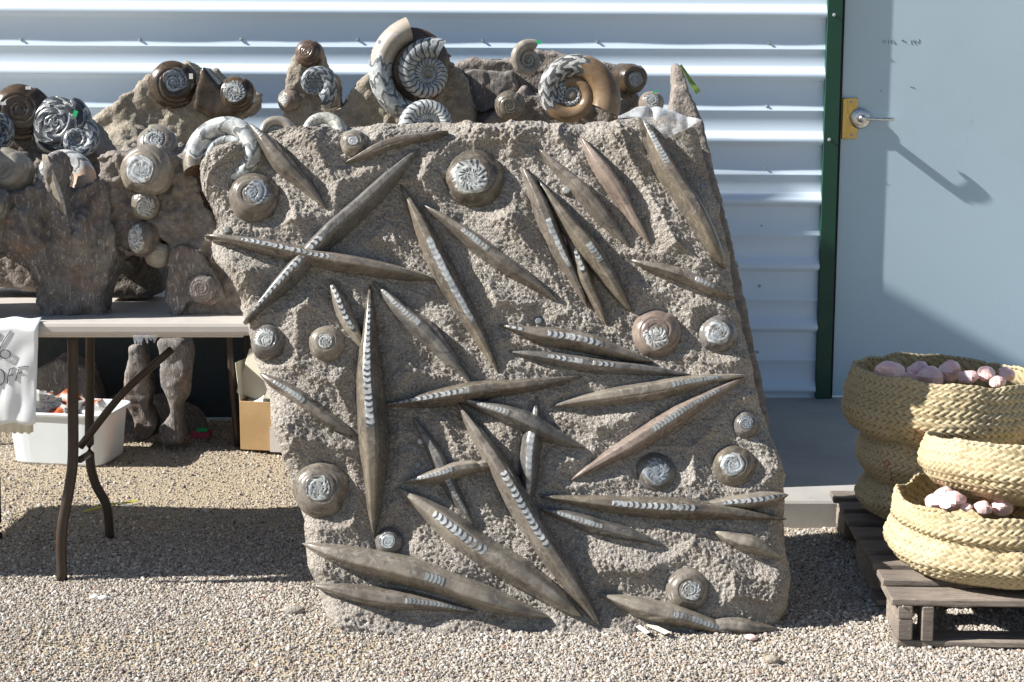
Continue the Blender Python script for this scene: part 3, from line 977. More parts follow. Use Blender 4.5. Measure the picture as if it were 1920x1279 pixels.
def big_slab():
    root = empty('fossil_slab', (0.0, 4.25, 0))
    tag(root, 'huge upright rough grey brown slab covered in pointed and coiled fossils', 'fossil slab')
    Lx = [(205, 480), (228, 462), (245, 415), (268, 385), (290, 373), (320, 370), (350, 374), (385, 392), (410, 400), (432, 388), (455, 388), (480, 398), (520, 430), (560, 450), (600, 455), (650, 466), (700, 485), (740, 500), (800, 506), (850, 525), (920, 545), (975, 566), (1020, 566), (1060, 572), (1100, 590), (1140, 603), (1180, 618), (1230, 640)]
    Rx = [(190, 1262), (215, 1290), (240, 1312), (330, 1336), (430, 1364), (500, 1376), (560, 1386), (640, 1406), (700, 1420), (760, 1432), (800, 1448), (860, 1470), (930, 1480), (1000, 1475), (1080, 1486), (1140, 1482), (1180, 1462), (1230, 1450)]
    Tx = [(0, 300), (.02, 262), (.05, 242), (.09, 229), (.14, 231), (.25, 226), (.35, 226), (.45, 222), (.5, 221), (.55, 225), (.60, 217), (.68, 220), (.76, 223), (.82, 219), (.86, 210), (.91, 203), (.96, 208), (1, 232)]
    Bx = [(0, 1188), (.25, 1194), (.45, 1200), (.6, 1188), (.8, 1200), (1, 1203)]
    ni, nj = 470, 430
    s = np.linspace(0, 1, nj)
    top, bot = np.interp(s, *zip(*Tx)), np.interp(s, *zip(*Bx))
    T = np.linspace(0, 1, ni)[:, None]
    Yp = bot[None] * T + top[None] * (1 - T)
    Xp = np.interp(Yp, *zip(*Lx)) * (1 - s[None]) + np.interp(Yp, *zip(*Rx)) * s[None]
    # pixel -> slab plane, vectorised
    a, b = (Xp - 960) / FPX, (639.5 - Yp) / FPX
    dx, dy, dz = a, cp + b * sp, -sp + b * cp
    num = (SO - CAMP).dot(SN)
    t = num / (dy * SN.y + dz * SN.z)
    U = (dx * t)
    Vv = ((dy * t - SO.y) * SV.y + (CAMH + dz * t) * SV.z)
    pu, pv = U.ravel(), Vv.ravel()
    p3 = np.stack([pu, pv, np.zeros_like(pu)], 1)
    # distance to the nearest fossil
    dist = np.full(len(pu), 9.0)
    for q in OR:
        A, B = np.array(SUV(q[0], q[1])), np.array(SUV(q[2], q[3]))
        d = B - A; L2 = d @ d
        tt = np.clip(((pu - A[0]) * d[0] + (pv - A[1]) * d[1]) / L2, 0, 1)
        hw = q[4] * PXM * ortho_w(tt)
        dist = np.minimum(dist, np.hypot(pu - A[0] - tt * d[0], pv - A[1] - tt * d[1]) - hw)
    for q in GO:
        c = SUV(q[0], q[1])
        dist = np.minimum(dist, np.hypot(pu - c[0], pv - c[1]) - q[2] * PXM)
    cr = np.clip(1 - dist / .058, 0, 1) ** .6           # 1 beside a fossil
    low = fbm(p3 * 5.5, 3, 3) * .016 + fbm(p3 * 14 + 3, 2, 8) * .006
    for (x, y, rr, hgt) in ((430, 330, 90, .012), (410, 520, 60, .02), (700, 250, 220, .008), (1330, 1060, 120, .02), (950, 820, 60, .018), (560, 780, 70, .014), (940, 470, 70, .01),
                            (1280, 440, 90, .01), (1330, 720, 50, .02), (1180, 800, 60, .012), (560, 560, 60, .008), (850, 1090, 90, .012), (1200, 1030, 70, .014), (760, 540, 60, -.012), (830, 760, 60, -.014), (640, 720, 80, -.012), (1290, 840, 90, -.012)):
        c = SUV(x, y)
        low += hgt * np.exp(-((pu - c[0]) ** 2 + (pv - c[1]) ** 2) / (2 * (rr * .6 * PXM) ** 2))
    lump = np.clip(fbm(p3 * 30, 3, 21), -.6, .8)
    pit = .5 - worley(p3 * 105 + fbm(p3 * 60, 2, 4)[:, None] * .35, 4)
    fine = .5 - worley(p3 * 215, 6)
    rough = 1 - cr
    amp_top = np.clip((pv - 1.0) / .3, 0, 1)
    reg = np.clip(fbm(p3 * 4.3 + 5, 2, 77) * 1.6 + .55, .25, 1.1)
    h = low - .030 * cr + lump * (.0062 * rough * reg + .0012) + pit * (.0076 * rough * (.5 + .5 * reg) + .0046) + fine * (.0056 + .0008 * rough) + lump * .004 * amp_top
    # the rim rolls back
    ss, TT = np.broadcast_to(s[None], Yp.shape).ravel(), np.broadcast_to(T, Yp.shape).ravel()
    wid = 1.3
    de = np.minimum(np.minimum(ss, 1 - ss) * wid, TT * 1.3)
    de = np.minimum(de + .004 * fbm(p3 * 20, 2, 2), .06)
    h += -.045 * np.clip(1 - de / .055, 0, 1) ** 2.2
    V = np.array(SO)[None] + pu[:, None] * np.array(SU) + pv[:, None] * np.array(SV) + h[:, None] * np.array(SN)
    F = grid_faces(ni, nj)[:, ::-1]
    # skirt to the back
    idx = np.arange(ni * nj).reshape(ni, nj)
    loop = np.concatenate([idx[0, :], idx[1:, -1], idx[-1, ::-1][1:], idx[::-1, 0][1:-1]])
    rings = [V[loop]]
    c0 = V[loop].mean(0)
    nk = 16
    for k in range(1, nk):
        q = V[loop].copy()
        f_ = k / (nk - 1)
        q[:, 1] += .20 * f_
        inn = .05 * f_ ** 3
        q += (c0 - q) * inn * np.array([1, 0, 1])
        qq = q * 1.0
        nn = fbm(qq * 14, 3, 31) * .018 + (.45 - worley(qq * 55, 12)) * .007
        dirv = q - c0; dirv[:, 1] = 0; dirv /= np.linalg.norm(dirv, axis=1)[:, None]
        q += dirv * (nn * (1 - .4 * f_))[:, None]
        rings.append(q)
    nl = len(loop)
    base = len(V)
    V = np.concatenate([V] + rings[1:] + [c0[None] + np.array([[0, .2, 0]])])
    ids = [loop] + [base + np.arange(nl) + k * nl for k in range(nk - 1)]
    FF = [F]
    for k in range(nk - 1):
        A, B = ids[k], ids[k + 1]
        FF.append(np.stack([A, B, np.roll(B, -1), np.roll(A, -1)], 1)[:, ::-1])
    last = ids[-1]; ce = len(V) - 1
    FF.append(np.stack([last, np.full(nl, ce), np.full(nl, ce), np.roll(last, -1)], 1)[:0])
    F = np.concatenate(FF)
    me = npmesh('stone', V, F[:, ::-1])
    at = me.attributes.new('carve', 'FLOAT', 'POINT')
    vals = np.zeros(len(V), dtype=np.float32); vals[:len(cr)] = cr
    at.data.foreach_set('value', vals)
    link('stone', me, M['rock'], root, True)
    # a plain back so the slab is closed
    g = MB()
    step_ = max(1, nl // 90)
    bl = [tuple(V[i]) for i in last[::step_]]
    g.add(bl, [tuple(range(len(bl)))])
    g.build('stone_back', M['rock'], root)
    # height of the stone under a point, for seating the fossils
    tree_u, tree_v, tree_h = U, Vv, h.reshape(ni, nj)
    def hat(x, y):
        k = np.argmin((tree_u - x) ** 2 + (tree_v - y) ** 2)
        return float(tree_h.flat[k])
    for i, q in enumerate(OR):
        A, B = SUV(q[0], q[1]), SUV(q[2], q[3])
        base_h = [hat(A[0] * (1 - k) + B[0] * k, A[1] * (1 - k) + B[1] * k) for k in (.15, .5, .85)]
        hh0 = sorted(base_h)[1]
        f_ = (lambda off: (lambda x, y, w: SPT(x, y, w + off)))(max(hh0, -.03))
        orthoceras(root, A, B, q[4] * PXM, q[5], q[6], q[7], q[8], q[9], q[10], q[11], f_, 1.0, i)
    for i, q in enumerate(GO):
        c = SUV(q[0], q[1])
        f_ = (lambda off: (lambda x, y, w: SPT(x, y, w + off)))(max(hat(*c), -.03))
        goniatite(root, c, q[2] * PXM, q[3], (q[4][0], q[4][1]), q[5], q[6], q[7], f_, 1.0, q[8])
    # whole coiled shells along the slab's top edge
    ammonite(root, P(428, 292, 4.42), 88 / 680, R(-12), R(-18), 0, 2.2, .55, .8, M['sut_white'], R(205), True)
    ammonite(root, P(602, 250, 4.46), 66 / 655, 0, R(-30), 0, 2.4, .48, .8, M['sut_tan'], R(200))
    ammonite(root, P(516, 252, 4.46), 54 / 655, R(10), R(-20), 0, 2.4, .5, .8, M['sut_plain'], R(200))
    ammonite(root, P(805, 236, 4.54), 76 / 650, R(5), R(-12), 0, 3.0, .5, .6, M['sut_band'], R(-20), True)
    return root
M['sut_white'] = suture_mat('pale sutured shell', 9, 3, .5, (.34, .30, .24), (.60, .63, .63), (.15, .16, .17), (.10, 9), .2, .32)
M['sut_tan'] = suture_mat('tan zigzag shell', 13, 4, .9, (.34, .29, .21), (.50, .50, .45), (.26, .25, .23), (.1, 9), .3, .4)
M['sut_plain'] = suture_mat('plain tan shell', 9, 4, .6, (.34, .31, .26), (.42, .40, .36), (.2, .2, .18), (1.6, 9), .22, .4, (.22, .19, .15))
M['sut_band'] = suture_mat('black and white banded shell', 26, 2, .9, (.3, .25, .2), (.60, .63, .64), (.05, .055, .065), (-9, 9), .24, .42)
M['sut_big'] = suture_mat('brown shell with bold zigzag', 13, 6, .75, (.24, .16, .09), (.52, .52, .50), (.055, .055, .06), (.30, .72), .2, .62, (.16, .10, .055), 1.45)
M['sut_big2'] = suture_mat('grey shell with fine sutures', 16, 5, .6, (.40, .36, .31), (.50, .53, .54), (.09, .095, .11), (.20, 9), .2, .35, (.33, .27, .21))
M['sut_blk'] = suture_mat('whorl with black and white bars', 22, 2, .8, (.35, .30, .25), (.48, .50, .50), (.05, .055, .065), (-9, 9), .2, .42)
M['sut_blue'] = suture_mat('blue grey zigzag shell', 10, 5, .8, (.12, .11, .10), (.38, .42, .45), (.06, .07, .085), (-9, 9), .2, .6)
M['sut_dark'] = suture_mat('dark brown polished shell', 9, 4, .6, (.085, .055, .032), (.16, .15, .14), (.03, .03, .035), (1.0, 9), .16, .4, (.04, .028, .02))
M['sut_dk2'] = suture_mat('dark shell with pale lines', 6, 2.5, .8, (.05, .04, .035), (.20, .22, .23), (.03, .032, .04), (-9, 9), .2, .7)
M['sut_cream'] = suture_mat('cream and rose shell', 12, 3, .7, (.50, .38, .31), (.62, .63, .62), (.14, .14, .15), (.22, 9), .2, .32, (.40, .29, .22))
slab_root = big_slab()

# the second slab leaning behind it
def back_slab():
    root = empty('leaning_slab', (.35, 4.6, 0))
    tag(root, 'dark narrow slab with a jagged spire top leaning behind the big fossil slab', 'fossil slab')
    g = MB()
    OFF = -.22
    fr = lambda u, v, w: (lambda ab: SPT(ab[0] * 1.0, ab[1], OFF))(back_uv(u, v))
    def back_uv(u, v):
        d = ray(u, v)
        pl = SO + SN * OFF
        t = (pl - CAMP).dot(SN) / d.dot(SN)
        q = CAMP + d * t - SO
        return q.dot(SU), q.dot(SV)
    px = [(1262, 122), (1274, 116), (1286, 140), (1296, 178), (1318, 222), (1342, 330), (1372, 440), (1398, 560), (1420, 680), (1438, 750), (1442, 800), (1450, 1000), (1462, 1150), (1000, 1150), (1010, 250), (1254, 240), (1258, 200), (1262, 160)]
    prism_px(g, px, 0, .11, fr)
    carve('stone', g, M['rock_mid'], root, .009, 2, .004, .006, 41, .02)
    g2 = lambda x, y, w: SPT(x, y, OFF) + Vector((w * .8, -w * .4, 0))
    for (u, v, r) in ((1386, 500, 20), (1397, 578, 16)):
        ab = back_uv(u, v)
        V0 = SPT(ab[0] - .01, ab[1], OFF - .05)
        ammonite(root, V0, r / 640, R(70), 0, 0, 2.2, .5, .8, M['sut_dark'], .4)
    return root
back_slab()

# ---------------------------------------------------------------- tables
TZ = .76
def table(name, x0, x1, y0, y1, label, legs, mat_top, yaw=0):
    root = empty(name, ((x0 + x1) / 2, (y0 + y1) / 2, 0))
    tag(root, label, 'table', 'folding tables holding the fossils')
    t_ = MB()
    prof = [(0, 0), (-.004, -.004), (-.007, -.012), (-.007, -.026), (-.003, -.034), (.006, -.038), (.02, -.038), (.024, -.046), (.05, -.046)]
    V, F = [], []
    for (o_, z_) in [(.03, 0.0)] + prof:
        V += [(x0 + o_, y0 + o_, TZ + z_), (x1 - o_, y0 + o_, TZ + z_), (x1 - o_, y1 - o_, TZ + z_), (x0 + o_, y1 - o_, TZ + z_)]
    n = len(prof) + 1
    F.append((3, 2, 1, 0)[::-1])
    for k in range(n - 1):
        for i in range(4):
            j = (i + 1) % 4
            F.append((k * 4 + i, (k + 1) * 4 + i, (k + 1) * 4 + j, k * 4 + j))
    F.append(tuple(4 * (n - 1) + i for i in (3, 2, 1, 0)))
    t_.add(V, F)
    t_.build('tabletop', mat_top, root)
    for pts, r in legs:
        MB().tube(smooth_path(pts, 6), r, 12).build('leg' if r > .012 else 'brace', M['leg'], root, True)
    return root
yf, yr = 4.40, 4.83
lz = TZ - .045
def lg(u_top, u_mid, v_mid, u_bot, v_bot, D):
    top = P(u_top, 640, D); top.z = lz
    mid = P(u_mid, v_mid, D); bot = G(u_bot, v_bot); bot.y = D; bot.x = P(u_bot, v_bot, D).x; bot.z = -.005
    m2 = P(u_mid, v_mid + 55, D)
    m2.x = mid.x * .75 + bot.x * .25
    m3 = mid.lerp(bot, .62); m3.x = bot.x * .9 + mid.x * .1
    return [top, top.lerp(mid, .5), mid, m2, m3, bot]
legs = [(lg(137, 137, 850, 117, 1095, yf), .0155), (lg(172, 168, 850, 206, 1010, yr), .0145),
        ([P(150, 862, yf + .02), P(166, 852, yr)], .010),
        ([P(150, 838, 4.7), P(230, 738, 4.7), P(322, 655, 4.7)], .0115),
        (lg(-10, -10, 850, -4, 1010, yr), .0145)]
table('folding_table', -2.6, P(468, 600, 4.3).x, 4.30, 5.06, 'taupe plastic folding table on brown steel legs left of the big slab', legs, M['plastic_top'])
# tape residue hanging from the table's lip
g = MB()
rnd = random.Random(5)
for k in range(9):
    u = 252 + k * 5.2
    a, b = P(u, 628, 4.292), P(u + rnd.uniform(-3, 4), 634 + rnd.uniform(2, 14), 4.292)
    w = Vector((.006, 0, 0))
    g.add([a - w, a + w, b + w * .3, b - w * .3, a - w + Vector((0, .002, 0)), a + w + Vector((0, .002, 0)), b + w * .3 + Vector((0, .002, 0)), b - w * .3 + Vector((0, .002, 0))], [(0, 1, 2, 3), (7, 6, 5, 4), (0, 4, 5, 1), (1, 5, 6, 2), (2, 6, 7, 3), (3, 7, 4, 0)])
tape = g.build('tape_scrap', M['bag'])
tag(tape, 'torn clear tape scraps hanging from the lip of the folding table', 'tape')
bl = []
for x in (-2.2, -1.09, .60):
    for y in (6.10, 6.5):
        bl.append(([Vector((x, y, lz)), Vector((x, y, .35)), Vector((x + .02, y, 0))], .0145))
table('folding_table', -2.9, .70, 6.02, 6.60, 'rear folding table behind the first one, close to the metal wall', bl, M['plastic_top'])

# ---------------------------------------------------------------- carved stones with shells
def stone_thing(name, label, px, D, th, mat, seed=0, vox=.008, extra=None, **kw):
    us = [q[0] for q in px]
    root = empty(name, (P((min(us) + max(us)) / 2, 300, D).x, D + th / 2, TZ))
    tag(root, label, 'fossil stone', 'carved fossil stones on the tables')
    g = MB()
    prism_px(g, px, D, th)
    if extra: extra(g)
    carve('stone', g, mat, root, vox, kw.pop('sm', 5), kw.pop('amp', .006), kw.pop('big', .014), seed, kw.pop('pits', .016), kw.pop('streak', False), kw.pop('keep_z', TZ - .001))
    return root
def fr_at(c, yaw=0, pitch=0):
    m = Matrix.Rotation(yaw, 3, 'Z') @ Matrix.Rotation(pitch, 3, 'X')
    return lambda x, y, w: c + m @ Vector((x, -w, y))
def sticker(u, v, D, w=.016, h=.009, mat='sticker', parent=None, rot=0):
    c = P(u, v, D)
    return MB().box(c, (w, .0012, h), Matrix.Rotation(rot, 3, 'Y')).build('price_sticker' if mat == 'sticker' else 'green_tape', M[mat], parent)
def pk(D): return 1 / (FPX / D)      # metres of a pixel at depth D

def ell(g, u, v, D, rx, ry, rz, rot=0):   # a rough ball of stone joined in before carving
    c = P(u, v, D)
    V, F = [], []
    n, m = 10, 14
    for i in range(n + 1):
        for j in range(m):
            a, b = PI * i / n, 2 * PI * j / m
            V.append(c + Vector((rx * math.sin(a) * math.cos(b), ry * math.sin(a) * math.sin(b), rz * math.cos(a))))
    for i in range(n):
        for j in range(m):
            F.append((i * m + j, i * m + (j + 1) % m, (i + 1) * m + (j + 1) % m, (i + 1) * m + j))
    g.add(V, F)

# 1 left front stone
A = stone_thing('carved_stone', 'dark scored stone at the left table edge crowned by an arched pale ammonite', 
    [(-60, 362), (20, 362), (70, 352), (150, 358), (185, 335), (205, 360), (214, 470), (203, 520), (190, 560), (193, 602), (76, 604), (68, 560), (52, 515), (0, 478), (-60, 470)],
    4.420, .15, M['rock_dark'], 3, .006, lambda g: (ell(g, 50, 430, 4.480, .12, .085, .10), ell(g, 150, 440, 4.470, .08, .10, .12), prism_px(g, [(80, 380), (88, 310), (98, 292), (112, 340), (128, 430), (118, 447), (98, 420)], 4.365, .09)), streak=True, amp=.011, pits=.013, sm=2, big=.024)
ammonite(A, P(114, 334, 4.510), 72 * pk(4.510), R(0), R(-14), 0, 1.9, .42, .7, M['sut_cream'], R(-45), False)
orthoceras(A, (-.022, .105), (.026, -.11), .013, [(.05, .95)], 4, 2, 0, 0, .5, 0, fr_at(P(106, 362, 4.375), R(35), 0), 1.0, 77)
goniatite(A, (0, 0), 48 * pk(4.550), .4, (0, 0), 4, 1, .6, fr_at(P(8, 322, 4.500), 0, R(-20)), 1, 1, .06, 'coiled_fossil', .45, M['sut_plain'], patch=False)
goniatite(A, (0, 0), 34 * pk(4.450), .5, (0, 0), 2, 3, .6, fr_at(P(-18, 385, 4.390)), 1, 1)

# 2 middle front stone
B = stone_thing('carved_stone', 'brown rough stone against the big slab with small round shells down its left side',
    [(178, 296), (232, 280), (300, 286), (345, 292), (372, 330), (388, 395), (402, 430), (448, 470), (460, 520), (455, 600), (322, 600), (314, 545), (312, 470), (296, 440), (286, 478), (232, 488), (208, 470), (200, 380)],
    4.445, .30, M['rock_mid'], 5, .006, None, amp=.013, pits=.020, sm=2, big=.036)
goniatite(B, (0, 0), 46 * pk(4.575), .60, (-.12, .0), 4, 4, .45, fr_at(P(274, 320, 4.425), R(-6), R(-8)), 1, 4, .12)
goniatite(B, (0, 0), 36 * pk(4.675), .5, (-.1, .1), 4, 0, .4, fr_at(P(293, 268, 4.520), R(10), R(-30)), 1.0, 2, .12)
goniatite(B, (0, 0), 28 * pk(4.575), .7, (0, 0), 4, 1, .4, fr_at(P(272, 386, 4.430), R(15), R(10)), .9, 2, .12)
goniatite(B, (0, 0), 33 * pk(4.575), .8, (0, 0), 0, 2, .5, fr_at(P(262, 447, 4.420), R(-25), R(-5)), .72, 1, .1)
goniatite(B, (0, 0), 24 * pk(4.575), .6, (0, 0), 4, 1, .6, fr_at(P(297, 478, 4.450), R(20), R(0)), 1, 1, .1, 'coiled_fossil', .3, M['sut_plain'], patch=False)
# dark piece on its lower right, its colour standing for the shaded hollow
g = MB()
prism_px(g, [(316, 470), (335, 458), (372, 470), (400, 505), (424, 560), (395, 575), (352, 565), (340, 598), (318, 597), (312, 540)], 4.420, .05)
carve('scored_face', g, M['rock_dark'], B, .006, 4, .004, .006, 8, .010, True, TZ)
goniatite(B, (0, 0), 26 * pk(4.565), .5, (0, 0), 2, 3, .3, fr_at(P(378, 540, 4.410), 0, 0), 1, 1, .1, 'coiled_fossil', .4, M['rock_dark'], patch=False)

# brown lump behind them on the table
C_ = stone_thing('carved_stone', 'small dark brown lump of stone low between the two front stones', [(190, 500), (215, 480), (270, 480), (298, 505), (305, 545), (280, 560), (200, 562)],
    4.70, .14, M['rock_mid'], 15, .008, None, amp=.004)
goniatite(C_, (0, 0), 26 * pk(4.69), .5, (0, 0), 1, 1, .5, fr_at(P(240, 495, 4.695), 0, R(20)), 1, 1)

# 3 rear left stone
Cc = stone_thing('carved_stone', 'peaked rough stone behind with a dark polished disc and a dark spike on its crest',
    [(140, 260), (180, 212), (232, 180), (282, 142), (300, 124), (340, 118), (366, 142), (376, 150), (381, 128), (400, 146), (425, 170), (470, 176), (474, 190), (455, 215), (420, 240), (410, 300), (400, 486), (150, 486)],
    6.080, .28, M['rock_tan'], 25, .010, lambda g: ell(g, 240, 330, 6.080, .14, .14, .2), amp=.009, pits=.03, big=.02)
goniatite(Cc, (0, 0), 44 * pk(6.040), .5, (.05, .15), 0, 3, .35, fr_at(P(326, 157, 6.060), R(12), R(-6)), 1, 1, .08, 'coiled_fossil', .5, M['sut_dark'])
goniatite(Cc, (0, 0), 25 * pk(6.040), .5, (0, 0), 0, 3, .4, fr_at(P(316, 133, 6.140), R(0), R(-40)), 1, 1, .08, 'coiled_fossil', .5, M['sut_dark'], patch=False)
g = MB(); prism_px(g, [(366, 168), (379, 122), (394, 140), (414, 166), (440, 192), (456, 208), (430, 228), (392, 222), (362, 205)], 6.02, .09)
carve('polished_spike', g, M['sut_dark'], Cc, .008, 5, .0008, .004, 18, .05, False, TZ)
goniatite(Cc, (0, 0), 34 * pk(6.040), .6, (.0, .1), 0, 0, .4, fr_at(P(441, 176, 6.040), R(0), R(-8)), 1, 1, .1, 'coiled_fossil', .5, M['sut_dark'])
sticker(441, 169, 5.995, parent=Cc)
sticker(358, 143, 5.995, .014, .02, parent=Cc)

# 4 far left rear stones
Dd = stone_thing('carved_stone', 'stone at the far left edge carrying large blue grey zigzag ammonites', [(-80, 250), (-20, 200), (20, 180), (60, 190), (110, 205), (160, 235), (188, 290), (190, 420), (200, 545), (-80, 545)],
    4.78, .24, M['rock_mid'], 35, .009, None)
ammonite(Dd, P(-12, 240, 4.70), 62 * pk(4.7), R(10), 0, 0, 2.6, .45, .55, M['sut_blue'], R(120))
goniatite(Dd, (0, 0), 52 * pk(4.76), .5, (0, 0), 2, 3, .35, fr_at(P(38, 208, 4.765), R(10), R(-10)), 1, 1, .08, 'coiled_fossil', .5, M['sut_dark'], patch=False)
goniatite(Dd, (0, 0), 56 * pk(4.75), .5, (0, 0), 2, 3, .3, fr_at(P(105, 232, 4.75), R(-10), R(-12)), 1, 1, .2, 'coiled_fossil', .5, M['sut_dk2'], patch=False)
ammonite(Dd, P(146, 262, 4.70), 44 * pk(4.7), R(8), R(-15), 0, 2.4, .45, .6, M['sut_blue'], R(60), True)
sticker(53, 165, 4.735, parent=Dd); sticker(88, 198, 4.72, parent=Dd); sticker(6, 194, 4.655, parent=Dd)
sticker(141, 213, 4.68, .012, .018, 'tape', Dd, .4)

# 5 stone with the round zigzag disc
E_ = stone_thing('carved_stone', 'upright narrow stone with a round black and white zigzag disc and a brown cap shell', [(533, 210), (540, 140), (547, 115), (556, 84), (590, 80), (602, 100), (606, 125), (632, 150), (640, 200), (650, 300), (645, 487), (525, 487)],
    6.080, .16, M['rock_tan'], 45, .009, None)
ammonite(E_, P(591, 158, 6.040), 49 * pk(6.040), R(4), 0, 0, 2.6, .38, .42, M['sut_blue'], R(-70))
goniatite(E_, (0, 0), 25 * pk(6.080), .5, (0, 0), 3, 3, .5, fr_at(P(576, 98, 6.070), R(-15), R(-15)), 1, 1, .1, 'coiled_fossil', .4, M['mouth'], patch=False)
goniatite(E_, (0, 0), 22 * pk(6.080), .5, (0, 0), 3, 2, .5, fr_at(P(537, 188, 6.080), R(-40), R(-5)), 1, 1, .1)

# 6 the stone of the largest ammonite
F_ = stone_thing('carved_stone', 'tan rough stone carrying the tallest ammonite behind the middle of the big slab', [(600, 240), (640, 195), (664, 160), (690, 140), (720, 90), (770, 70), (845, 120), (880, 150), (890, 240), (890, 487), (600, 487)],
    6.050, .26, M['rock_tan'], 55, .010, None, amp=.009, pits=.028, big=.02)
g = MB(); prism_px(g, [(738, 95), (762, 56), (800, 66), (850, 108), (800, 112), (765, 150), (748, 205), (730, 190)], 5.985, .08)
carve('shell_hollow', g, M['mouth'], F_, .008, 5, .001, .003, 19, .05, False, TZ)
ammonite(F_, P(792, 142, 5.96), 108 * pk(5.96), R(10), R(-4), 0, .40, .60, 1.0, M['sut_big2'], R(106), False, plug=False)
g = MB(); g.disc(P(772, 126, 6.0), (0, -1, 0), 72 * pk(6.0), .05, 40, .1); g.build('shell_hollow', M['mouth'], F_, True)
ammonite(F_, P(802, 138, 5.92), 68 * pk(5.92), R(8), R(-4), 0, 2.8, .46, .6, M['sut_blk'], R(60), False)
sticker(712, 79, 5.850, .014, .014, parent=F_, rot=.4); sticker(741, 64, 5.850, .009, .009, parent=F_)

# 7 dark scored stone right of it
H_ = stone_thing('carved_stone', 'long dark saddle shaped stone with three shells right of the tallest ammonite', [(850, 120), (885, 108), (930, 112), (960, 112), (1000, 90), (1040, 98), (1100, 112), (1160, 124), (1200, 180), (1215, 260), (1215, 487), (850, 487)],
    6.140, .22, M['rock_mid'], 65, .010, None, amp=.006)
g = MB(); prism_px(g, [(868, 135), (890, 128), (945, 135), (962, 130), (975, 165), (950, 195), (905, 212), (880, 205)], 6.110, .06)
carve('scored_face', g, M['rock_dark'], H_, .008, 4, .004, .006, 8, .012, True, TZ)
ammonite(H_, P(990, 113, 6.020), 40 * pk(6.020), R(18), R(-5), 0, 2.6, .5, .75, M['sut_gr'] if 'sut_gr' in M else M['sut_plain'], R(60), False)
goniatite(H_, (0, 0), 28 * pk(5.860), .5, (0, 0), 1, 3, .5, fr_at(P(955, 198, 5.910), R(0), R(0)), 1, 1, .1, 'coiled_fossil', .4, ORTHO[1], patch=False)
goniatite(H_, (0, 0), 29 * pk(6.060), .5, (0, 0), 1, 3, .6, fr_at(P(1185, 148, 6.060), R(20), R(0)), 1, 1, .1, 'coiled_fossil', .7, M['sut_dark'], skirt=-.09)
sticker(1010, 79, 5.960, .018, .012, 'tape', H_, .3)
# 8 the large brown zigzag ammonite on its own stone
K_ = stone_thing('carved_stone', 'stone just behind the slab top holding a large brown ammonite with bold zigzag lines', [(905, 230), (950, 190), (985, 160), (1000, 180), (1140, 180), (1185, 240), (1190, 487), (905, 487)],
    6.03, .10, M['rock_mid'], 75, .010, None)
ammonite(K_, P(1072, 178, 5.890), 92 * pk(5.890), R(-4), R(-6), 0, 3.0, .47, .55, M['sut_big'], R(-25), False)
sticker(1092, 114, 5.810, .022, .012, parent=K_)
goniatite(K_, (0, 0), 24 * pk(5.520), .6, (0, 0), 3, 1, .6, fr_at(P(1221, 192, 5.820), R(0), R(-20)), 1, 1, .1)
sticker(1229, 172, 5.780, .02, .006, 'tape', K_, -.45)

# one more stone, added out of view on the left to shade the table
Z_ = stone_thing('carved_stone', 'tall rough stone added unseen beyond the left edge to shade the table', [(-420, 260), (-330, 150), (-200, 170), (-120, 240), (-95, 340), (-100, 602), (-430, 602)], 4.30, .30, M['rock_mid'], 85, .012, None)

# ---------------------------------------------------------------- plastic bag on the slab's top corner, ribbon
def bag_obj():
    px = [(1158, 222), (1190, 203), (1225, 196), (1262, 203), (1300, 222), (1312, 232), (1278, 248), (1246, 262), (1228, 238), (1196, 224)]
    nu, nv = 46, 22
    V = []
    for i in range(nv):
        for j in range(nu):
            u = 1158 + (1312 - 1158) * j / (nu - 1)
            topv = np.interp(u, [1158, 1190, 1225, 1262, 1312], [222, 204, 196, 203, 232])
            botv = np.interp(u, [1158, 1196, 1228, 1246, 1278, 1312], [226, 228, 246, 266, 250, 235])
            v = topv + (botv - topv) * i / (nv - 1)
            ab = SUV(u, v)
            p = np.array([[u * .05, v * .05, 1.0]])
            w = .020 + .024 * abs(float(vnoise(p * .55, 3)[0])) + .006 * abs(float(vnoise(p * 1.3, 9)[0])) - .05 * (1 - min(1, i / 6)) ** 2
            V.append(SPT(ab[0], ab[1], w))
    me = npmesh('plastic_bag', V, grid_faces(nv, nu)[:, ::-1])
    o = link('plastic_bag', me, M['bag'], None, True)
    md = o.modifiers.new('t', 'SOLIDIFY'); md.thickness = .0008
    tag(o, 'crumpled clear plastic bag draped over the top right corner of the big slab', 'plastic bag')
bag_obj()
g = MB()
a, b = P(1276, 122, 4.52), P(1309, 174, 4.52)
d = (b - a).normalized(); s_ = d.cross(Vector((0, 1, 0))) * .006
V = []
for k in range(9):
    c = a.lerp(b, k / 8) + Vector((0, -.004 * math.sin(k), 0)); ww = .5 + .9 * k / 8
    V += [c - s_ * ww, c + s_ * ww + Vector((0, .006, 0))]
g.add(V, [(2 * k, 2 * k + 1, 2 * k + 3, 2 * k + 2) for k in range(8)])
o = g.build('ribbon', M['leaf'])
md = o.modifiers.new('t', 'SOLIDIFY'); md.thickness = .001
tag(o, 'thin olive green ribbon hanging from the jagged spire top', 'ribbon')

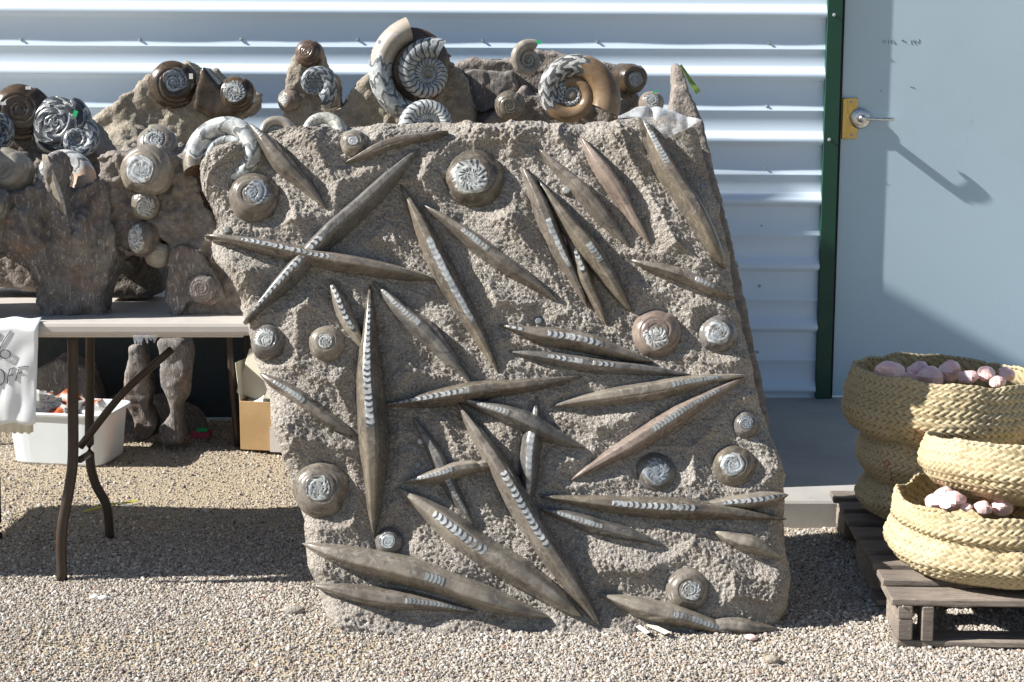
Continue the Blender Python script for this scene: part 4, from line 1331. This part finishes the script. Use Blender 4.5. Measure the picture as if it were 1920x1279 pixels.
# ---------------------------------------------------------------- sign on the table's edge
def sign():
    root = empty('cloth_sign', P(30, 700, 4.285))
    tag(root, 'white cloth sign with handwritten percent and OFF taped to the table edge', 'sign')
    def pt(u, v, off=0.0):
        x = P(u, v, 4.288)
        wv = .004 * math.sin(u * .09) * min(1, max(0, (v - 620) / 100)) + .002 * math.sin(v * .06 + u * .03)
        return x + Vector((0, -abs(wv) - .006 - off, 0))
    nu, nv = 30, 24
    V = []
    for i in range(nv):
        for j in range(nu):
            u = -190 + (74 - -190) * j / (nu - 1) - (6 * i / nv if j == nu - 1 else 0)
            v = 604 + (794 - 604) * i / (nv - 1) + 2 * math.sin(j)
            q = pt(u, v)
            if i == 0: q = q + Vector((0, .03, .008))
            V.append(q)
    o = link('cloth', npmesh('cloth', V, grid_faces(nv, nu)[:, ::-1]), M['cloth'], root, True)
    md = o.modifiers.new('t', 'SOLIDIFY'); md.thickness = .0012; md.offset = 1
    # torn corrugated card showing below the cloth
    V, F = [], []
    nj = 60
    for i, v in enumerate((770, 812)):
        for j in range(nj):
            u = -180 + (62 - -180) * j / (nj - 1)
            V.append(P(u, v + (2.5 * math.sin(j * 1.9) if i else 0), 4.288) + Vector((0, -.001 - .003 * math.sin(j * 1.6), 0)))
    o = link('card_backing', npmesh('card_backing', V, grid_faces(2, nj)[:, ::-1]), M['card_pale'], root, False)
    md = o.modifiers.new('t', 'SOLIDIFY'); md.thickness = .002
    def stroke(pts, name='pen_mark'):
        g = MB()
        q = smooth_path([pt(u, v, .0028) for (u, v) in pts], 5) if len(pts) > 2 else [pt(*pts[0], .0028), pt(*pts[1], .0028)]
        g.tube(q, .0011, 6)
        g.build(name, M['ink'], root)
    def ring(cu, cv, a, b):
        stroke([(cu + a * math.cos(k * PI / 5), cv + b * math.sin(k * PI / 5)) for k in range(11)])
    stroke([(22, 619), (8, 640), (-6, 668)])                    # per cent
    ring(12, 663, 10, 8)
    ring(-6, 628, 7, 8)
    ring(-40, 645, 15, 24)
    ring(0, 706, 11, 15)                                        # OFF
    stroke([(20, 692), (17, 705), (16, 718)]); stroke([(19, 692), (26, 689), (30, 688)]); stroke([(18, 704), (27, 701)])
    stroke([(38, 690), (34, 702), (31, 712)]); stroke([(36, 688), (46, 686), (57, 686)]); stroke([(35, 699), (44, 697)])
sign()

# ---------------------------------------------------------------- things under the tables
def bin_obj():
    c = G(132, 858); c.z = 0
    root = empty('plastic_bin', c)
    tag(root, 'white plastic bin full of crumpled newspaper under the folding table', 'bin')
    hh, wx, wy = .20, .20, .14
    g = MB()
    V, F = [], []
    prof = [(.86, 0), (.90, .008), (.985, hh - .03), (1.0, hh - .012), (1.06, hh - .012), (1.075, hh - .004), (1.06, hh), (1.0, hh + .001), (.965, hh - .012), (.88, .02)]
    n = 40
    for (s, z) in prof:
        for k in range(n):
            a = 2 * PI * k / n
            ca, sa = math.cos(a), math.sin(a)
            e = .32
            x = wx * s * math.copysign(abs(ca) ** e, ca); y = wy * s * math.copysign(abs(sa) ** e, sa)
            V.append((c.x + x * .985 + y * .12, c.y + y - x * .18, z))
    for i in range(len(prof) - 1):
        for k in range(n):
            F.append((i * n + k, i * n + (k + 1) % n, (i + 1) * n + (k + 1) % n, (i + 1) * n + k))
    F.append(tuple(range(n - 1, -1, -1)))
    F.append(tuple(range((len(prof) - 1) * n, len(prof) * n)))
    g.add(V, F)
    g.build('tub', M['bin'], root, False)
    for i, (dx, dy, dz, r) in enumerate(((-.10, -.02, .20, .085), (.0, .02, .19, .08), (.10, -.01, .17, .06), (-.02, -.06, .17, .06), (-.12, .05, .19, .07))):
        g = MB(); V, F = [], []
        rr = np.random.default_rng(i)
        nn, m = 9, 14
        pts = []
        for a in range(nn + 1):
            for b_ in range(m):
                t_, p_ = PI * a / nn, 2 * PI * b_ / m
                pts.append((math.sin(t_) * math.cos(p_), math.sin(t_) * math.sin(p_), math.cos(t_)))
        pts = np.array(pts)
        k = 1 + .35 * vnoise(pts * 2.1 + i * 7, i) + .22 * vnoise(pts * 4.5 + i, i + 3)
        pts = pts * k[:, None] * r * np.array([1.15, .9, .75]) + np.array([c.x + dx, c.y + dy, dz])
        for a in range(nn):
            for b_ in range(m):
                F.append((a * m + b_, a * m + (b_ + 1) % m, (a + 1) * m + (b_ + 1) % m, (a + 1) * m + b_))
        g.add(pts, F)
        o = g.build('newspaper', M['news'])
        tag(o, ['crumpled newspaper ball heaped highest at the left in the white bin', 'crumpled newspaper behind the table leg in the middle of the white bin', 'crumpled newspaper low at the right rim of the white bin', 'small newspaper wad against the front rim of the white bin', 'crumpled newspaper at the back left corner of the white bin'][i], 'newspaper', 'newspapers stuffed in the white bin')
bin_obj()
def box_obj():
    c = G(486, 846)
    root = empty('cardboard_box', (c.x, c.y, 0))
    tag(root, 'open brown cardboard box with raised pale flap left of the big slab', 'cardboard box')
    w, d_, h_ = .27, .24, .19
    rot = Matrix.Rotation(R(-12), 3, 'Z')
    def wall(cx, cy, cz, sx, sy, sz, name='side', m_=M['card'], r2=None):
        m = rot @ (r2 if r2 is not None else Matrix.Identity(3))
        MB().box(Vector((c.x, c.y, 0)) + rot @ Vector((cx, cy, cz)), (sx, sy, sz), m, .0015).build(name, m_, root)
    wall(.06, 0, h_ / 2 + .004, w, .005, h_)
    wall(.06, d_, h_ / 2 + .004, w, .005, h_)
    wall(.06 - w / 2, d_ / 2, h_ / 2 + .004, .005, d_ - .012, h_)
    wall(.06 + w / 2, d_ / 2, h_ / 2 + .004, .005, d_ - .012, h_)
    wall(.06, d_ / 2, .004, w - .01, d_ - .01, .005, 'bottom')
    wall(.06 - w / 2 + .07, .06, h_ + .09, .16, .004, .18, 'flap', M['card_pale'], Matrix.Rotation(R(-8), 3, 'X') @ Matrix.Rotation(R(16), 3, 'Y'))
    wall(.06 - w / 2 - .01, d_ / 2, h_ + .075, .004, d_ * .9, .15, 'flap', M['card_pale'], Matrix.Rotation(R(-5), 3, 'Y'))
    wall(.07, -.0035, .05, .05, .0015, .10, 'packing_tape', M['card_pale'] if False else M['plastic_top'])
    for i, (dx, dy, dz, r) in enumerate(((.0, .08, h_ - .02, .06), (.1, .10, h_ - .01, .06))):
        g = MB(); nn, m = 8, 12; pts = []
        for a in range(nn + 1):
            for b_ in range(m):
                t_, p_ = PI * a / nn, 2 * PI * b_ / m
                pts.append((math.sin(t_) * math.cos(p_), math.sin(t_) * math.sin(p_), math.cos(t_)))
        pts = np.array(pts); k = 1 + .35 * vnoise(pts * 2.3 + i * 5, i)
        q = pts * k[:, None] * r * np.array([1.2, 1, .6])
        base = Vector((c.x, c.y, 0)) + rot @ Vector((dx, dy, dz))
        q = q + np.array(base)
        F = [(a * m + b_, a * m + (b_ + 1) % m, (a + 1) * m + (b_ + 1) % m, (a + 1) * m + b_) for a in range(nn) for b_ in range(m)]
        g.add(q, F)
        o = g.build('wrapping_paper', M['card_pale'])
        tag(o, ('crumpled pale paper inside the cardboard box near its flap', 'crumpled pale paper inside the cardboard box beside the big slab')[i], 'paper', 'papers in the cardboard box')
box_obj()
def post_stone(label, px, D, seed, mat='rock_dark'):
    r_ = empty('pedestal_stone', (P(px[0][0], 700, D).x, D, 0))
    tag(r_, label, 'stone', 'stones standing under the rear table')
    g = MB(); prism_px(g, px, D, .16)
    carve('stone', g, M[mat], r_, .011, 6, .004, .012, seed, .02)
post_stone('tall slender dark stone with a narrow waist under the rear table', [(292, 640), (345, 640), (352, 700), (345, 745), (330, 765), (335, 800), (342, 832), (300, 838), (292, 805), (318, 780), (318, 760), (300, 725)], 6.0, 91)
post_stone('knobbly dark stone left of the slender one under the rear table', [(240, 650), (262, 645), (270, 700), (280, 740), (270, 765), (290, 800), (282, 828), (250, 830), (245, 780), (228, 750), (235, 700)], 6.05, 92)
o = slab_box(-2.9, .28, 6.605, 6.62, .005, .70, 'wall_shade_panel', M['shade_panel'], None)  # added panel before the wall, its dark colour stands for shade
tag(o, 'dark panel added for the shade of the wall under the rear table', 'shade_panel')
post_stone('squat dark stone behind the white bin, under the rear table', [(60, 700), (110, 672), (160, 690), (180, 740), (190, 830), (50, 830)], 6.3, 93)
post_stone('low broad dark stone behind the slender stone', [(180, 770), (215, 745), (250, 760), (300, 752), (350, 770), (380, 800), (385, 832), (180, 832)], 6.32, 94)
g = MB(); c = G(368, 830); g.box((c.x, c.y + .1, .012), (.075, .06, .022), None, .003); o = g.build('pink_case', M['pink'])
tag(o, 'small pink case lying on the ground under the tables', 'case')
g = MB(); g.box((c.x + .005, c.y + .1, .030), (.045, .03, .012), None, .002); o = g.build('green_lid', M['tape'])
tag(o, 'small bright green lid lying on the pink case', 'lid')
# an unseen crate added behind the slab to shade the concrete pad
def shade_crate(x0, x1, y0, y1, z0, z1, label):
    root = empty('shade_crate', ((x0 + x1) / 2, (y0 + y1) / 2, z0))
    tag(root, label, 'crate', 'crates added behind the slab for their shade')
    n = max(2, int((z1 - z0) / .12)); hh = (z1 - z0) / n
    for k in range(n):
        z = z0 + hh * (k + .5)
        for (cx, cy, sx, sy) in (((x0 + x1) / 2, y0, x1 - x0, .015), ((x0 + x1) / 2, y1, x1 - x0, .015), (x0 + .0075, (y0 + y1) / 2, .015, y1 - y0 - .02), (x1 - .0075, (y0 + y1) / 2, .015, y1 - y0 - .02)):
            MB().box((cx, cy, z), (sx, sy, hh - .004), None, .002).build('slat', M['wood'], root)
    MB().box(((x0 + x1) / 2, (y0 + y1) / 2, z1 - .01), (x1 - x0 - .04, y1 - y0 - .04, .012), None, .002).build('lid', M['wood'], root)
shade_crate(.30, .66, 5.115, 6.3, .085, .62, 'unseen slatted crate added behind the big slab to shade the concrete pad')

# ---------------------------------------------------------------- pallet
def pallet():
    root = empty('wooden_pallet', (1.6, 4.5, 0))
    tag(root, 'weathered grey wooden pallet under the straw baskets', 'pallet')
    yaw = R(-3.2)
    rot = Matrix.Rotation(yaw, 3, 'Z')
    O = Vector((.968, 3.85, 0))
    rnd = random.Random(4)
    def bx_(cx, cy, cz, sx, sy, sz, name):
        c = O + rot @ Vector((cx, cy, cz))
        j = Matrix.Rotation(rnd.uniform(-.006, .006), 3, 'Z') @ Matrix.Rotation(rnd.uniform(-.008, .008), 3, 'Y')
        o = MB().box((0, 0, 0), (sx, sy, sz), None, .003).build(name, M['wood'], None)
        o.location = c
        o.rotation_euler = (rot @ j).to_euler()
        o.parent = root
        o.matrix_parent_inverse = Matrix.Translation(-Vector(root.location))
        return o
    Wd, L = 1.2, 1.08
    for x in (.02, Wd / 2, Wd - .02):          # stringers with two fork notches, three pieces each
        bx_(x, L / 2, .092, .038, L, .036, 'stringer')
        for (a, b) in ((0, .17), (.40, .68), (.91, L)):
            bx_(x, (a + b) / 2, .046, .0375, b - a - .002, .055, 'stringer_block')
    bx_(.075, .03, .062, .03, .06, .092, 'block')
    n = 8
    for k in range(n):
        y = .05 + (L - .1) * k / (n - 1)
        bx_(Wd / 2 - rnd.uniform(0, .012), y, .120 + rnd.uniform(-.001, .002), Wd + .02, .088 if k else .10, .018, 'deck_board')
    for y in (.05, .35, L - .06):
        bx_(Wd / 2, y, .010, Wd, .085, .016, 'bottom_board')
    g = MB(); g.disc(O + rot @ Vector((.012, -.001, .108)), (0, -1, 0), .003, .002, 8); g.build('nail', M['screw'], root)
pallet()

# ---------------------------------------------------------------- baskets
def basket(label, c, prof, seed, tilt=(0, 0), squash=(1, 1), strands=78, row=.024, rim_h=.013, sag=.011):
    """prof: outer (radius, height) from the base up to the rim. Braided strips sewn edge to edge."""
    root = empty('straw_basket', c)
    tag(root, label, 'basket', 'woven straw baskets of rose quartz')
    pr = np.array(prof)
    sl = np.concatenate([[0], np.cumsum(np.hypot(np.diff(pr[:, 0]), np.diff(pr[:, 1])))])
    total = sl[-1]
    nv, nt = int(total / .0030), 520
    s = np.linspace(0, total, nv)
    # smooth profile
    rr = np.interp(s, sl, pr[:, 0]); zz = np.interp(s, sl, pr[:, 1])
    ker = np.ones(7) / 7
    pad = lambda q: np.convolve(np.concatenate([q[:1].repeat(3), q, q[-1:].repeat(3)]), ker, 'valid')
    rr, zz = pad(rr), pad(zz)
    dr, dz = np.gradient(rr), np.gradient(zz)
    ln = np.hypot(dr, dz) + 1e-9
    nr, nz = dz / ln, -dr / ln
    th = np.linspace(0, 2 * PI, nt)
    S, T = np.meshgrid(s, th, indexing='ij')
    rowf = S / row
    k = np.floor(rowf); f_ = rowf - k
    v_ = np.abs(f_ - .5) * 2                       # 0 mid braid, 1 seam
    ph = T / (2 * PI) * strands + np.where(f_ < .5, f_, 1 - f_) * 1.7 + k * .37 + np.where(f_ < .5, 0, .5)
    strand = np.abs(np.sin(ph * PI)) ** .7
    wv = strand * (1 - .55 * v_ ** 3)
    p = np.stack([np.cos(T).ravel() * 3, np.sin(T).ravel() * 3, S.ravel() * 12], 1)
    low = fbm(p * 1.1 + seed * 5, 3, seed).reshape(S.shape)
    jit = vnoise(np.stack([T.ravel() * 40, S.ravel() * 150, np.full(S.size, seed * 1.0)], 1), seed).reshape(S.shape)
    disp = .0075 * wv + .0010 * jit + low * sag * np.clip(S / total * 2, .2, 1)
    Rr = rr[:, None] + nr[:, None] * disp
    Zz = zz[:, None] + nz[:, None] * disp + low * sag * 1.2 * (S / total) ** 2
    tx, ty = tilt
    Xo = Rr * np.cos(T) * squash[0]; Yo = Rr * np.sin(T) * squash[1]
    Zo = Zz + (Xo * tx + Yo * ty) * (S / total) ** .7
    V = np.stack([Xo.ravel() + c[0], Yo.ravel() + c[1], Zo.ravel() + c[2]], 1)
    me = npmesh('woven_wall', V, grid_faces(nv, nt)[:, ::-1])
    at = me.attributes.new('weave', 'FLOAT', 'POINT')
    at.data.foreach_set('value', wv.ravel().astype(np.float32))
    o = link('woven_wall', me, M['straw'], root, True)
    # inside
    nvi = 24
    si = np.linspace(total * .25, total, nvi)
    def surf(sv, tv, off=0.0):
        i = min(int(sv / total * (nv - 1)), nv - 1); j = int((tv % (2 * PI)) / (2 * PI) * (nt - 1))
        q = V[i * nt + j].copy()
        nn = np.array([nr[i] * math.cos(tv), nr[i] * math.sin(tv), nz[i]])
        return Vector(q + nn * off)
    Vi = []
    for sv in si:
        for tv in th[::4]:
            q = surf(min(sv, total * .999), tv, -.012 if sv < total * .98 else -.004)
            Vi.append(q)
    me = npmesh('inner_wall', Vi, grid_faces(nvi, len(th[::4])))
    a2 = me.attributes.new('weave', 'FLOAT', 'POINT'); a2.data.foreach_set('value', (.5 + .4 * np.sin(np.arange(len(Vi)) * 2.1)).astype(np.float32))
    link('inner_wall', me, M['straw'], root, True)
    # plaited rim
    nq, ns = 360, 8
    Vr, wr = [], []
    for i in range(nq + 1):
        tv = 2 * PI * i / nq
        base = surf(total * .999, tv, -.004)
        for j in range(ns + 1):
            a = 2 * PI * j / ns
            tw = .72 + .28 * abs(math.sin(i * PI / 3.6 + a * .5))
            rad = rim_h * .5 * tw
            e = Vector((math.cos(tv), math.sin(tv), 0))
            Vr.append(base + e * (math.cos(a) * rad * .8) + Vector((0, 0, math.sin(a) * rad))); wr.append(tw)
    me = npmesh('rim', Vr, grid_faces(nq + 1, ns + 1))
    a2 = me.attributes.new('weave', 'FLOAT', 'POINT'); a2.data.foreach_set('value', ((np.array(wr) - .72) * 3).astype(np.float32))
    link('rim', me, M['straw'], root, True)
    # loose straw ends
    rnd = random.Random(seed)
    g = MB()
    for q in range(46):
        tv, sv = rnd.uniform(0, 2 * PI), rnd.uniform(.1, 1) * total
        a = surf(min(sv, total * .99), tv, .002)
        dd = Vector((math.cos(tv) * .5 + rnd.uniform(-.8, .8), math.sin(tv) * .5 + rnd.uniform(-.8, .8), rnd.uniform(-.6, .9))).normalized()
        g.tube([a, a + dd * rnd.uniform(.004, .014), a + dd * rnd.uniform(.014, .026) + Vector((0, 0, -.002))], [.0007, .0006, .0004], 4)
    me_o = g.build('loose_straw', M['straw'], root)
    me_o['kind'] = 'stuff'
    return root, surf, total
DZ = .131
b3, s3, t3 = basket('lowest shaded straw basket at the back left of the pallet', Vector((1.285, 4.61, DZ)), [(.02, 0), (.17, .002), (.235, .03), (.262, .065), (.25, .10), (.215, .125)], 3, (0, .0))
b2, s2, t2 = basket('shaded straw basket with a red 9 under the topmost one', Vector((1.29, 4.62, DZ + .112)), [(.02, 0), (.18, .002), (.245, .03), (.268, .07), (.262, .11), (.235, .145)], 4)
b1, s1, t1 = basket('topmost wide straw basket filled with rose quartz on the back stack', Vector((1.268, 4.61, DZ + .236)), [(.02, 0), (.20, .004), (.27, .04), (.292, .085), (.282, .14), (.262, .205)], 5, (-.04, .0), (1, .98))
f1, sf1, tf1 = basket('sunlit lowest straw basket at the front of the pallet with quartz in it', Vector((1.272, 4.09, DZ)), [(.02, 0), (.17, .002), (.245, .03), (.275, .07), (.262, .11), (.243, .128), (.262, .145), (.252, .18), (.245, .198)], 6)
f2, sf2, tf2 = basket('bright tilted straw basket on top of the front stack', Vector((1.368, 4.14, DZ + .186)), [(.02, 0), (.19, .003), (.25, .03), (.275, .065), (.27, .10), (.262, .14)], 7, (-.10, -.16))
f0, sf0, tf0 = basket('dim straw basket squeezed between the back and front stacks', Vector((1.46, 4.34, DZ)), [(.02, 0), (.17, .002), (.24, .03), (.262, .08), (.25, .13), (.23, .18)], 8)
def ink_on(surf, pts, parent, mat='red_ink', r=.0011, off=.0035):
    g = MB()
    g.tube(smooth_path([surf(a, b, off) for (a, b) in pts], 5), r, 5)
    g.build('ink_mark', M[mat], parent)
# angle of the point facing the camera at a given pixel column
def th_for(c, r, u):
    best = min((abs((960 + FPX * (c.x + r * math.cos(t)) / ((c.y + r * math.sin(t)) * cp)) - u), t) for t in np.linspace(PI, 2 * PI, 200))
    return best[1]
ct = b2.location
a9 = th_for(ct, .265, 1697)
ink_on(s2, [(t2 * .80, a9 + .03), (t2 * .83, a9), (t2 * .79, a9 - .03), (t2 * .77, a9), (t2 * .80, a9 + .03), (t2 * .70, a9 + .035), (t2 * .66, a9 + .03)], b2)
ct = b1.location
a2_ = th_for(ct, .285, 1886)
ink_on(s1, [(t1 * .78, a2_ - .025), (t1 * .80, a2_), (t1 * .77, a2_ + .02), (t1 * .73, a2_ - .02), (t1 * .73, a2_ + .03)], b1, 'ink')
# rose dye worn into the weave of two baskets
for (sf, tt, bb, cc, us, ff) in ((s1, t1, b1, b1.location, (1740, 1752, 1765, 1778), .62), (sf2, tf2, f2, f2.location, (1840, 1862, 1890, 1910), .45)):
    for i, u in enumerate(us):
        a_ = th_for(cc, .28, u)
        for q in range(3):
            ink_on(sf, [(tt * (ff - .05 * i * (1 if sf is sf2 else .2) + q * .03), a_ + .015 * q), (tt * (ff + .03 - .05 * i * (1 if sf is sf2 else .2) + q * .03), a_ + .045 + .01 * q)], bb, 'red_ink', .0010, .0038)
# chunks of rose quartz
def chunk(label, c, r, seed, asp=(1, .9, .75)):
    n, m = 12, 18
    pts = []
    for a in range(n + 1):
        for b_ in range(m):
            t_, p_ = PI * a / n, 2 * PI * b_ / m
            pts.append((math.sin(t_) * math.cos(p_), math.sin(t_) * math.sin(p_), math.cos(t_)))
    pts = np.array(pts)
    rs = np.random.default_rng(seed)
    q = pts.copy()
    lim = np.full(len(q), 1.0)
    for _ in range(11):                 # broken flat faces
        nn = rs.normal(size=3); nn /= np.linalg.norm(nn)
        d_ = pts @ nn; k = rs.uniform(.62, .92)
        lim = np.minimum(lim, np.where(d_ > k, k / np.maximum(d_, 1e-3), 1))
    q = q * lim[:, None] * (1 + .05 * vnoise(pts * 3.5 + seed, seed))[:, None]
    q = q * r * np.array(asp)
    ang = rs.uniform(0, 6)
    q = q @ np.array([[math.cos(ang), -math.sin(ang), 0], [math.sin(ang), math.cos(ang), 0], [0, 0, 1]])
    F = [(a * m + b_, a * m + (b_ + 1) % m, (a + 1) * m + (b_ + 1) % m, (a + 1) * m + b_) for a in range(n) for b_ in range(m)]
    me = npmesh('rose_quartz', q, F)
    o = link('rose_quartz', me, M['quartz'])
    o.location = c
    tag(o, label, 'rose quartz', 'rose quartz chunks in the straw baskets')
TOPQ = [(1668, 690, 4.52, .052, 'long pale pink quartz chunk leftmost in the topmost basket'), (1722, 682, 4.62, .042, 'peach tinted quartz chunk rising second from left in the topmost basket'), (1745, 700, 4.52, .055, 'broad dull pink quartz chunk in the middle front of the topmost basket'),
        (1782, 685, 4.56, .050, 'lilac pink quartz chunk just right of the middle in the topmost basket'), (1815, 698, 4.50, .036, 'bright pink quartz chunk against the front wall of the topmost basket'), (1848, 692, 4.52, .034, 'small rounded quartz chunk standing right of the bright one in the topmost basket'),
        (1870, 706, 4.46, .030, 'little pink quartz chunk near the right end of the topmost basket'), (1885, 694, 4.60, .036, 'pink quartz chunk rightmost in the topmost basket'), (1700, 704, 4.58, .05, 'quartz chunk half hidden by the front wall at left in the topmost basket')]
for i, (u, v, D, r, lab) in enumerate(TOPQ):
    chunk(lab, P(u, v + 9, D), r * .88, 10 + i)
LOWQ = [(1752, 938, 3.99, .034, 'pale quartz chunk at the left opening of the front lower basket'), (1785, 935, 3.96, .046, 'largest pointed quartz chunk in the front lower basket'), (1812, 948, 3.94, .02, 'tiny quartz chunk right of the pointed one in the front lower basket'),
        (1842, 950, 3.95, .034, 'rounded quartz chunk right of the tiny one in the front lower basket'), (1878, 945, 3.98, .04, 'quartz chunk in the shadow at the right of the front lower basket'), (1775, 922, 4.08, .04, 'quartz chunk set back behind the pointed one in the front lower basket')]
for i, (u, v, D, r, lab) in enumerate(LOWQ):
    chunk(lab, P(u, v + 4, D), r * .85, 30 + i)
g = MB(); c = P(1912, 812, 5.2); g.box((c.x + .05, 5.2, (c.z + .13) / 2 + .06), (.12, .12, c.z - .05), None, .01)
o = g.build('white_carton', M['cloth']); tag(o, 'white carton standing behind the baskets at the right edge', 'carton')

# ---------------------------------------------------------------- litter on the gravel
def strip(name, pts, w, mat, label, cat, z=.010):
    g = MB(); V = []
    q = [G(u, v) + Vector((0, 0, z)) for (u, v) in pts]
    for i, p in enumerate(q):
        d = (q[min(i + 1, len(q) - 1)] - q[max(i - 1, 0)]).normalized(); s_ = Vector((-d.y, d.x, 0)) * w
        V += [p - s_, p + s_ + Vector((0, 0, .003))]
    g.add(V, [(2 * k, 2 * k + 1, 2 * k + 3, 2 * k + 2) for k in range(len(q) - 1)])
    o = g.build(name, M[mat]); md = o.modifiers.new('t', 'SOLIDIFY'); md.thickness = .0015
    tag(o, label, cat)
strip('tape_strip', [(157, 966), (185, 958), (205, 952), (232, 950), (258, 945)], .004, 'yellow', 'yellow tape strip lying in the shade below the table', 'tape')
strip('tape_strip', [(216, 948), (240, 956), (266, 950)], .002, 'sticker', 'thin white strip lying beside the yellow tape', 'strip')
strip('wood_splinter', [(1196, 1182), (1215, 1196)], .006, 'card_pale', 'short pale wood splinter lying at the foot of the slab', 'splinter')
strip('wood_splinter', [(1216, 1179), (1252, 1196)], .008, 'card_pale', 'longer pale wood splinter right of the short one at the slab foot', 'splinter')
for i, (u, v, r, lab, mt) in enumerate(((178, 1122, .013, 'white pebble, left of the pair below the table shadow', 'sticker'), (194, 1124, .013, 'white pebble, right of the pair below the table shadow', 'sticker'), (552, 1150, .026, 'flat grey stone beside the lower left corner of the slab', 'rock'),
                              (1408, 1199, .016, 'rosy pebble at the lower right foot of the slab', 'quartz'), (1448, 1242, .022, 'rounded pale pebble on the gravel in front of the slab', 'rock_tan'))):
    c = G(u, v); n, m = 8, 12
    g = MB(); V, F = [], []
    for a in range(n + 1):
        for b_ in range(m):
            t_, p_ = PI * a / n, 2 * PI * b_ / m
            V.append(c + Vector((r * math.sin(t_) * math.cos(p_) * (1 + .2 * math.sin(2 * p_ + i)), r * .8 * math.sin(t_) * math.sin(p_), r * .5 * math.cos(t_) + r * .35)))
    F = [(a * m + b_, a * m + (b_ + 1) % m, (a + 1) * m + (b_ + 1) % m, (a + 1) * m + b_) for a in range(n) for b_ in range(m)]
    g.add(V, F)
    tag(g.build('pebble', M[mt], None, True), lab, 'pebble', 'larger pebbles lying on the gravel')
